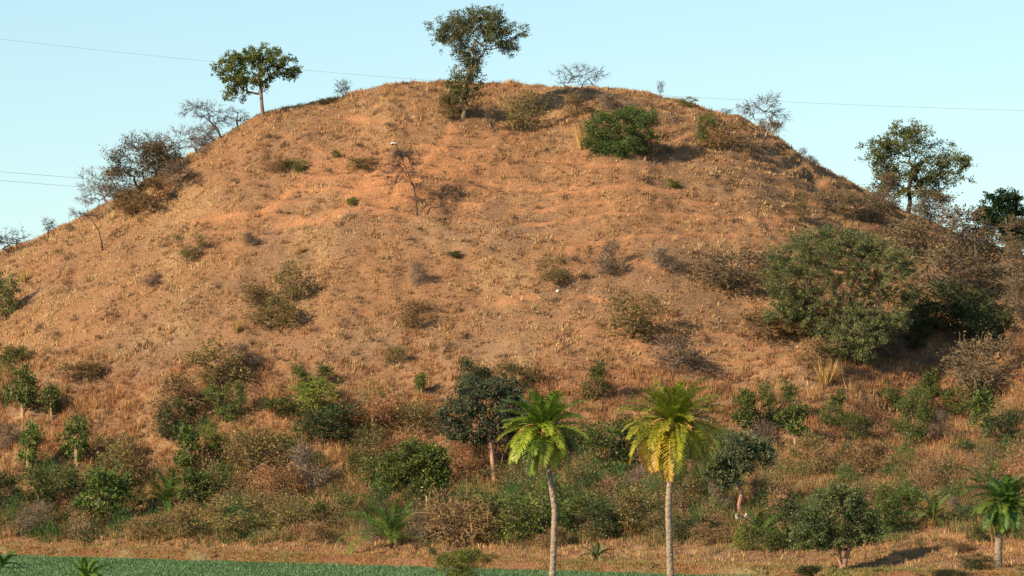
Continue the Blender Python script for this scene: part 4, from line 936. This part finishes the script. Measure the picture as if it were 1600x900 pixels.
 ('sapling', 1169, 684, 46, 66, 'sapling with bent pale stem above the leaning dark tree'),
 ('green', 1217, 672, 44, 76, 'tall narrow green bush between two pale-stemmed saplings'),
 ('sapling', 1240, 700, 42, 64, 'pale-stemmed sapling with dark shadow below the narrow green bush'),
 ('green', 1303, 668, 42, 48, 'green bush above the dry one on the lower right slope'),
 ('green', 1338, 694, 46, 44, 'roundish green bush beside the wide rusty grass'),
 ('grey', 1200, 705, 60, 50, 'dark twiggy brush in the shade beside a pale-stemmed sapling'),
 ('olive', 1278, 746, 84, 66, 'spiky olive dry bush on the open lower right slope'),
 ('green', 1412, 642, 60, 44, 'flat green bush beneath the brush slope shadow'),
 ('sapling', 1452, 628, 26, 44, 'crooked little sapling with blue-green top and white stalks'),
 ('green', 1428, 700, 46, 84, 'tall green bush under the flat green bush'),
 ('grey', 1462, 690, 56, 46, 'dark brush in shadow beside the tall green bush'),
 ('green', 1500, 648, 56, 44, 'olive green bush with a yellow stalk under the wide pale bush'),
 ('sapling', 1538, 692, 44, 72, 'green sapling high above the short thick palm'),
 ('dark', 1570, 700, 56, 50, 'dark green bush high above the short thick palm'),
 ('dry', 1355, 745, 64, 60, 'fox-brown dry bush beside the spiky olive one'),
 ('dry', 1478, 764, 80, 52, 'brown spiky bush on the slope before the short thick palm'),
 ('olive', 1590, 725, 50, 50, 'olive bush at the frame edge behind the short thick palm'),
 ('green', 1398, 830, 60, 68, 'upright green bush beside the dark green round tree'),
 ('grey', 1500, 802, 40, 26, 'small dark bush on the bare shelf near the palms'),
 ('green', 1205, 862, 80, 50, 'fresh green bush below the white stones'),
 ('dark', 1250, 858, 80, 70, 'dark green bush in front of the round tree crown'),
 ('bright', 1165, 862, 40, 40, 'yellow-green bush at the edge of the fresh green one'),
 ('dark', 1265, 897, 50, 14, 'flat dark green plant on the shelf below the round tree'),
 ('dark', 1526, 892, 56, 28, 'low green bush at the foot of the short thick palm'),
 ('dry', 1500, 862, 46, 22, 'low dry bush on the shelf before the short thick palm'),
 ('green', 1530, 850, 34, 30, 'small green bush on the shelf beside the thick palm trunk'),
 ('dry', 1180, 790, 40, 40, 'dry weeds bush just past the white stones'),
 ('green', 688, 884, 32, 24, 'rich green clump on the red face of the bank'),
 ('green', 730, 876, 36, 18, 'flat rich green clump on the bank beside a rounder one'),
 ('olive', 762, 878, 34, 14, 'low grey-olive plant on the bank before the dense green bush'),
 ('bright', 716, 906, 74, 46, 'feathery yellow-green bush in the crop at the frame bottom'),
 ('grey', 585, 850, 50, 40, 'grey weedy bush beside the middle young palm'),
 ('olive', 1040, 842, 60, 44, 'straw olive bush directly behind the taller palm trunk foot'),
 ('dry', 1110, 850, 60, 30, 'rust straw bush at the brush foot past the taller palm'),
]
for p in PLANTS: plant(*p)
YP = dict(group='young stemless palms')
young_palm(262, 796, 96, 58, 'young palm with long arching fronds in the left brush', 51, 18, **YP)
young_palm(612, 858, 88, 84, 'young palm with upright yellow spear frond just above the bank', 52, 22, **YP)
young_palm(175, 800, 60, 60, 'young palm half hidden in the dark little tree', 53, 12, **YP)
young_palm(1190, 850, 70, 54, 'young palm among fresh green bushes below the white stones', 54, 14, **YP)
young_palm(1456, 820, 58, 48, 'small pale young palm on the slope between round tree and thick palm', 55, 11, greens=((0.09, 0.13, 0.03), (0.14, 0.17, 0.04), (0.2, 0.2, 0.05), YO), **YP)
young_palm(1540, 778, 56, 54, 'young palm just behind the crown of the short thick palm', 56, 13, **YP)
young_palm(1398, 812, 50, 50, 'young palm inside the upright green bush beside the round tree', 57, 11, **YP)
young_palm(931, 876, 30, 28, 'tiny pale spiky palm seedling on the bank between the tall palms', 58, 11, greens=((0.12, 0.17, 0.06), (0.18, 0.22, 0.08), (0.2, 0.22, 0.06), YO), **YP)
young_palm(134, 912, 64, 42, 'bright young palm poking up from the crop at the frame bottom', 59, 14, greens=((0.10, 0.19, 0.02), (0.16, 0.25, 0.02), (0.22, 0.28, 0.03), YO), **YP)
young_palm(2, 890, 60, 26, 'young palm at the frame corner reaching over the crop', 60, 10, **YP)

# ------------------------------------------------------------------ stones
def stone(px, py, wpx, hpx, label, seed, tilt=0.0):
    b = at(px, py); k = b.y / F; rg = np.random.default_rng(seed)
    th = np.linspace(0, 2 * np.pi, 11)[:-1]; V = []
    for i, (zf, rf) in enumerate(((0.0, 0.8), (0.25, 1.0), (0.55, 0.88), (0.82, 0.55), (1.0, 0.2))):
        rr = rf * (1 + rg.normal(0, 0.12, 10)); V.append(np.stack([np.cos(th) * rr * wpx * k / 2 + tilt * zf * wpx * k, np.sin(th) * rr * wpx * k * 0.4, np.full(10, zf * hpx * k) + rg.normal(0, 0.012, 10)], -1))
    V = np.concatenate(V); T = []
    for i in range(4):
        for j in range(10):
            a, b2 = i * 10 + j, i * 10 + (j + 1) % 10; T += [(a, b2, b2 + 10), (a, b2 + 10, a + 10)]
    V = np.concatenate([V, V[-10:].mean(0)[None]]); T += [(40 + j, 40 + (j + 1) % 10, 50) for j in range(10)]
    o = mesh('white_stone', V, np.array(T), M_stone, smooth=False); o.location = b - Vector((0, 0, 0.03)); tag(o, label, 'stone', 'white stones')
stone(1151, 814, 6.5, 12, 'upright white stone touching the trunk foot of the leaning dark tree', 1, -0.1)
stone(1165, 812, 5.5, 10, 'slimmer white stone a step away from the leaning dark tree trunk', 2, 0.1)
stone(615, 224, 9, 2.4, 'long flat white stone above the leaning burnt-looking tree', 3)
stone(871, 456, 6, 4, 'white stone in the dry grass beside the greyish green low bush', 4)
stone(1378, 600, 4, 4, 'small white stone below the deep shadow of the huge thorn tree', 7)

# ------------------------------------------------------------------ overhead wires
def wire(pts, r, label):
    P = []
    for px, py, Y in pts:
        P.append(((px - 800) * Y / F, Y, CAMZ + (HOR - py) * Y / F))
    P = np.array(P); t = np.linspace(0, 1, len(P)); tt = np.linspace(0, 1, 60)
    co = [np.polyfit(t, P[:, i], min(2, len(P) - 1)) for i in range(3)]
    Q = np.stack([np.polyval(c, tt) for c in co], -1)
    V, Q_ = tubes(Q[:-1], Q[1:], np.full(59, r), np.full(59, r), 6)
    tag(mesh('power_line', V, Q_, M_wire), label, 'power line', 'overhead wires passing behind the hill')
wire([(-900, -55, 450), (0, 52, 450), (340, 89, 450), (670, 121, 450), (1090, 150, 450), (1600, 172, 450), (2400, 185, 450)], 0.015, 'thin high wire crossing the whole sky and dipping behind the summit')
wire([(-900, 160, 450), (0, 256, 450), (130, 269, 450), (400, 292, 450), (1000, 335, 450), (2400, 380, 450)], 0.022, 'upper of the two thick low wires ending behind the skyline thorn trees')
wire([(-900, 172, 450), (0, 270, 450), (115, 281, 450), (400, 306, 450), (1000, 350, 450), (2400, 395, 450)], 0.022, 'lower of the two thick low wires ending behind the skyline thorn trees')
wire([(-900, 300, 450), (0, 370, 450), (55, 374, 450), (400, 400, 450), (1000, 450, 450), (2400, 500, 450)], 0.020, 'short stretch of wire low over the lowest skyline')
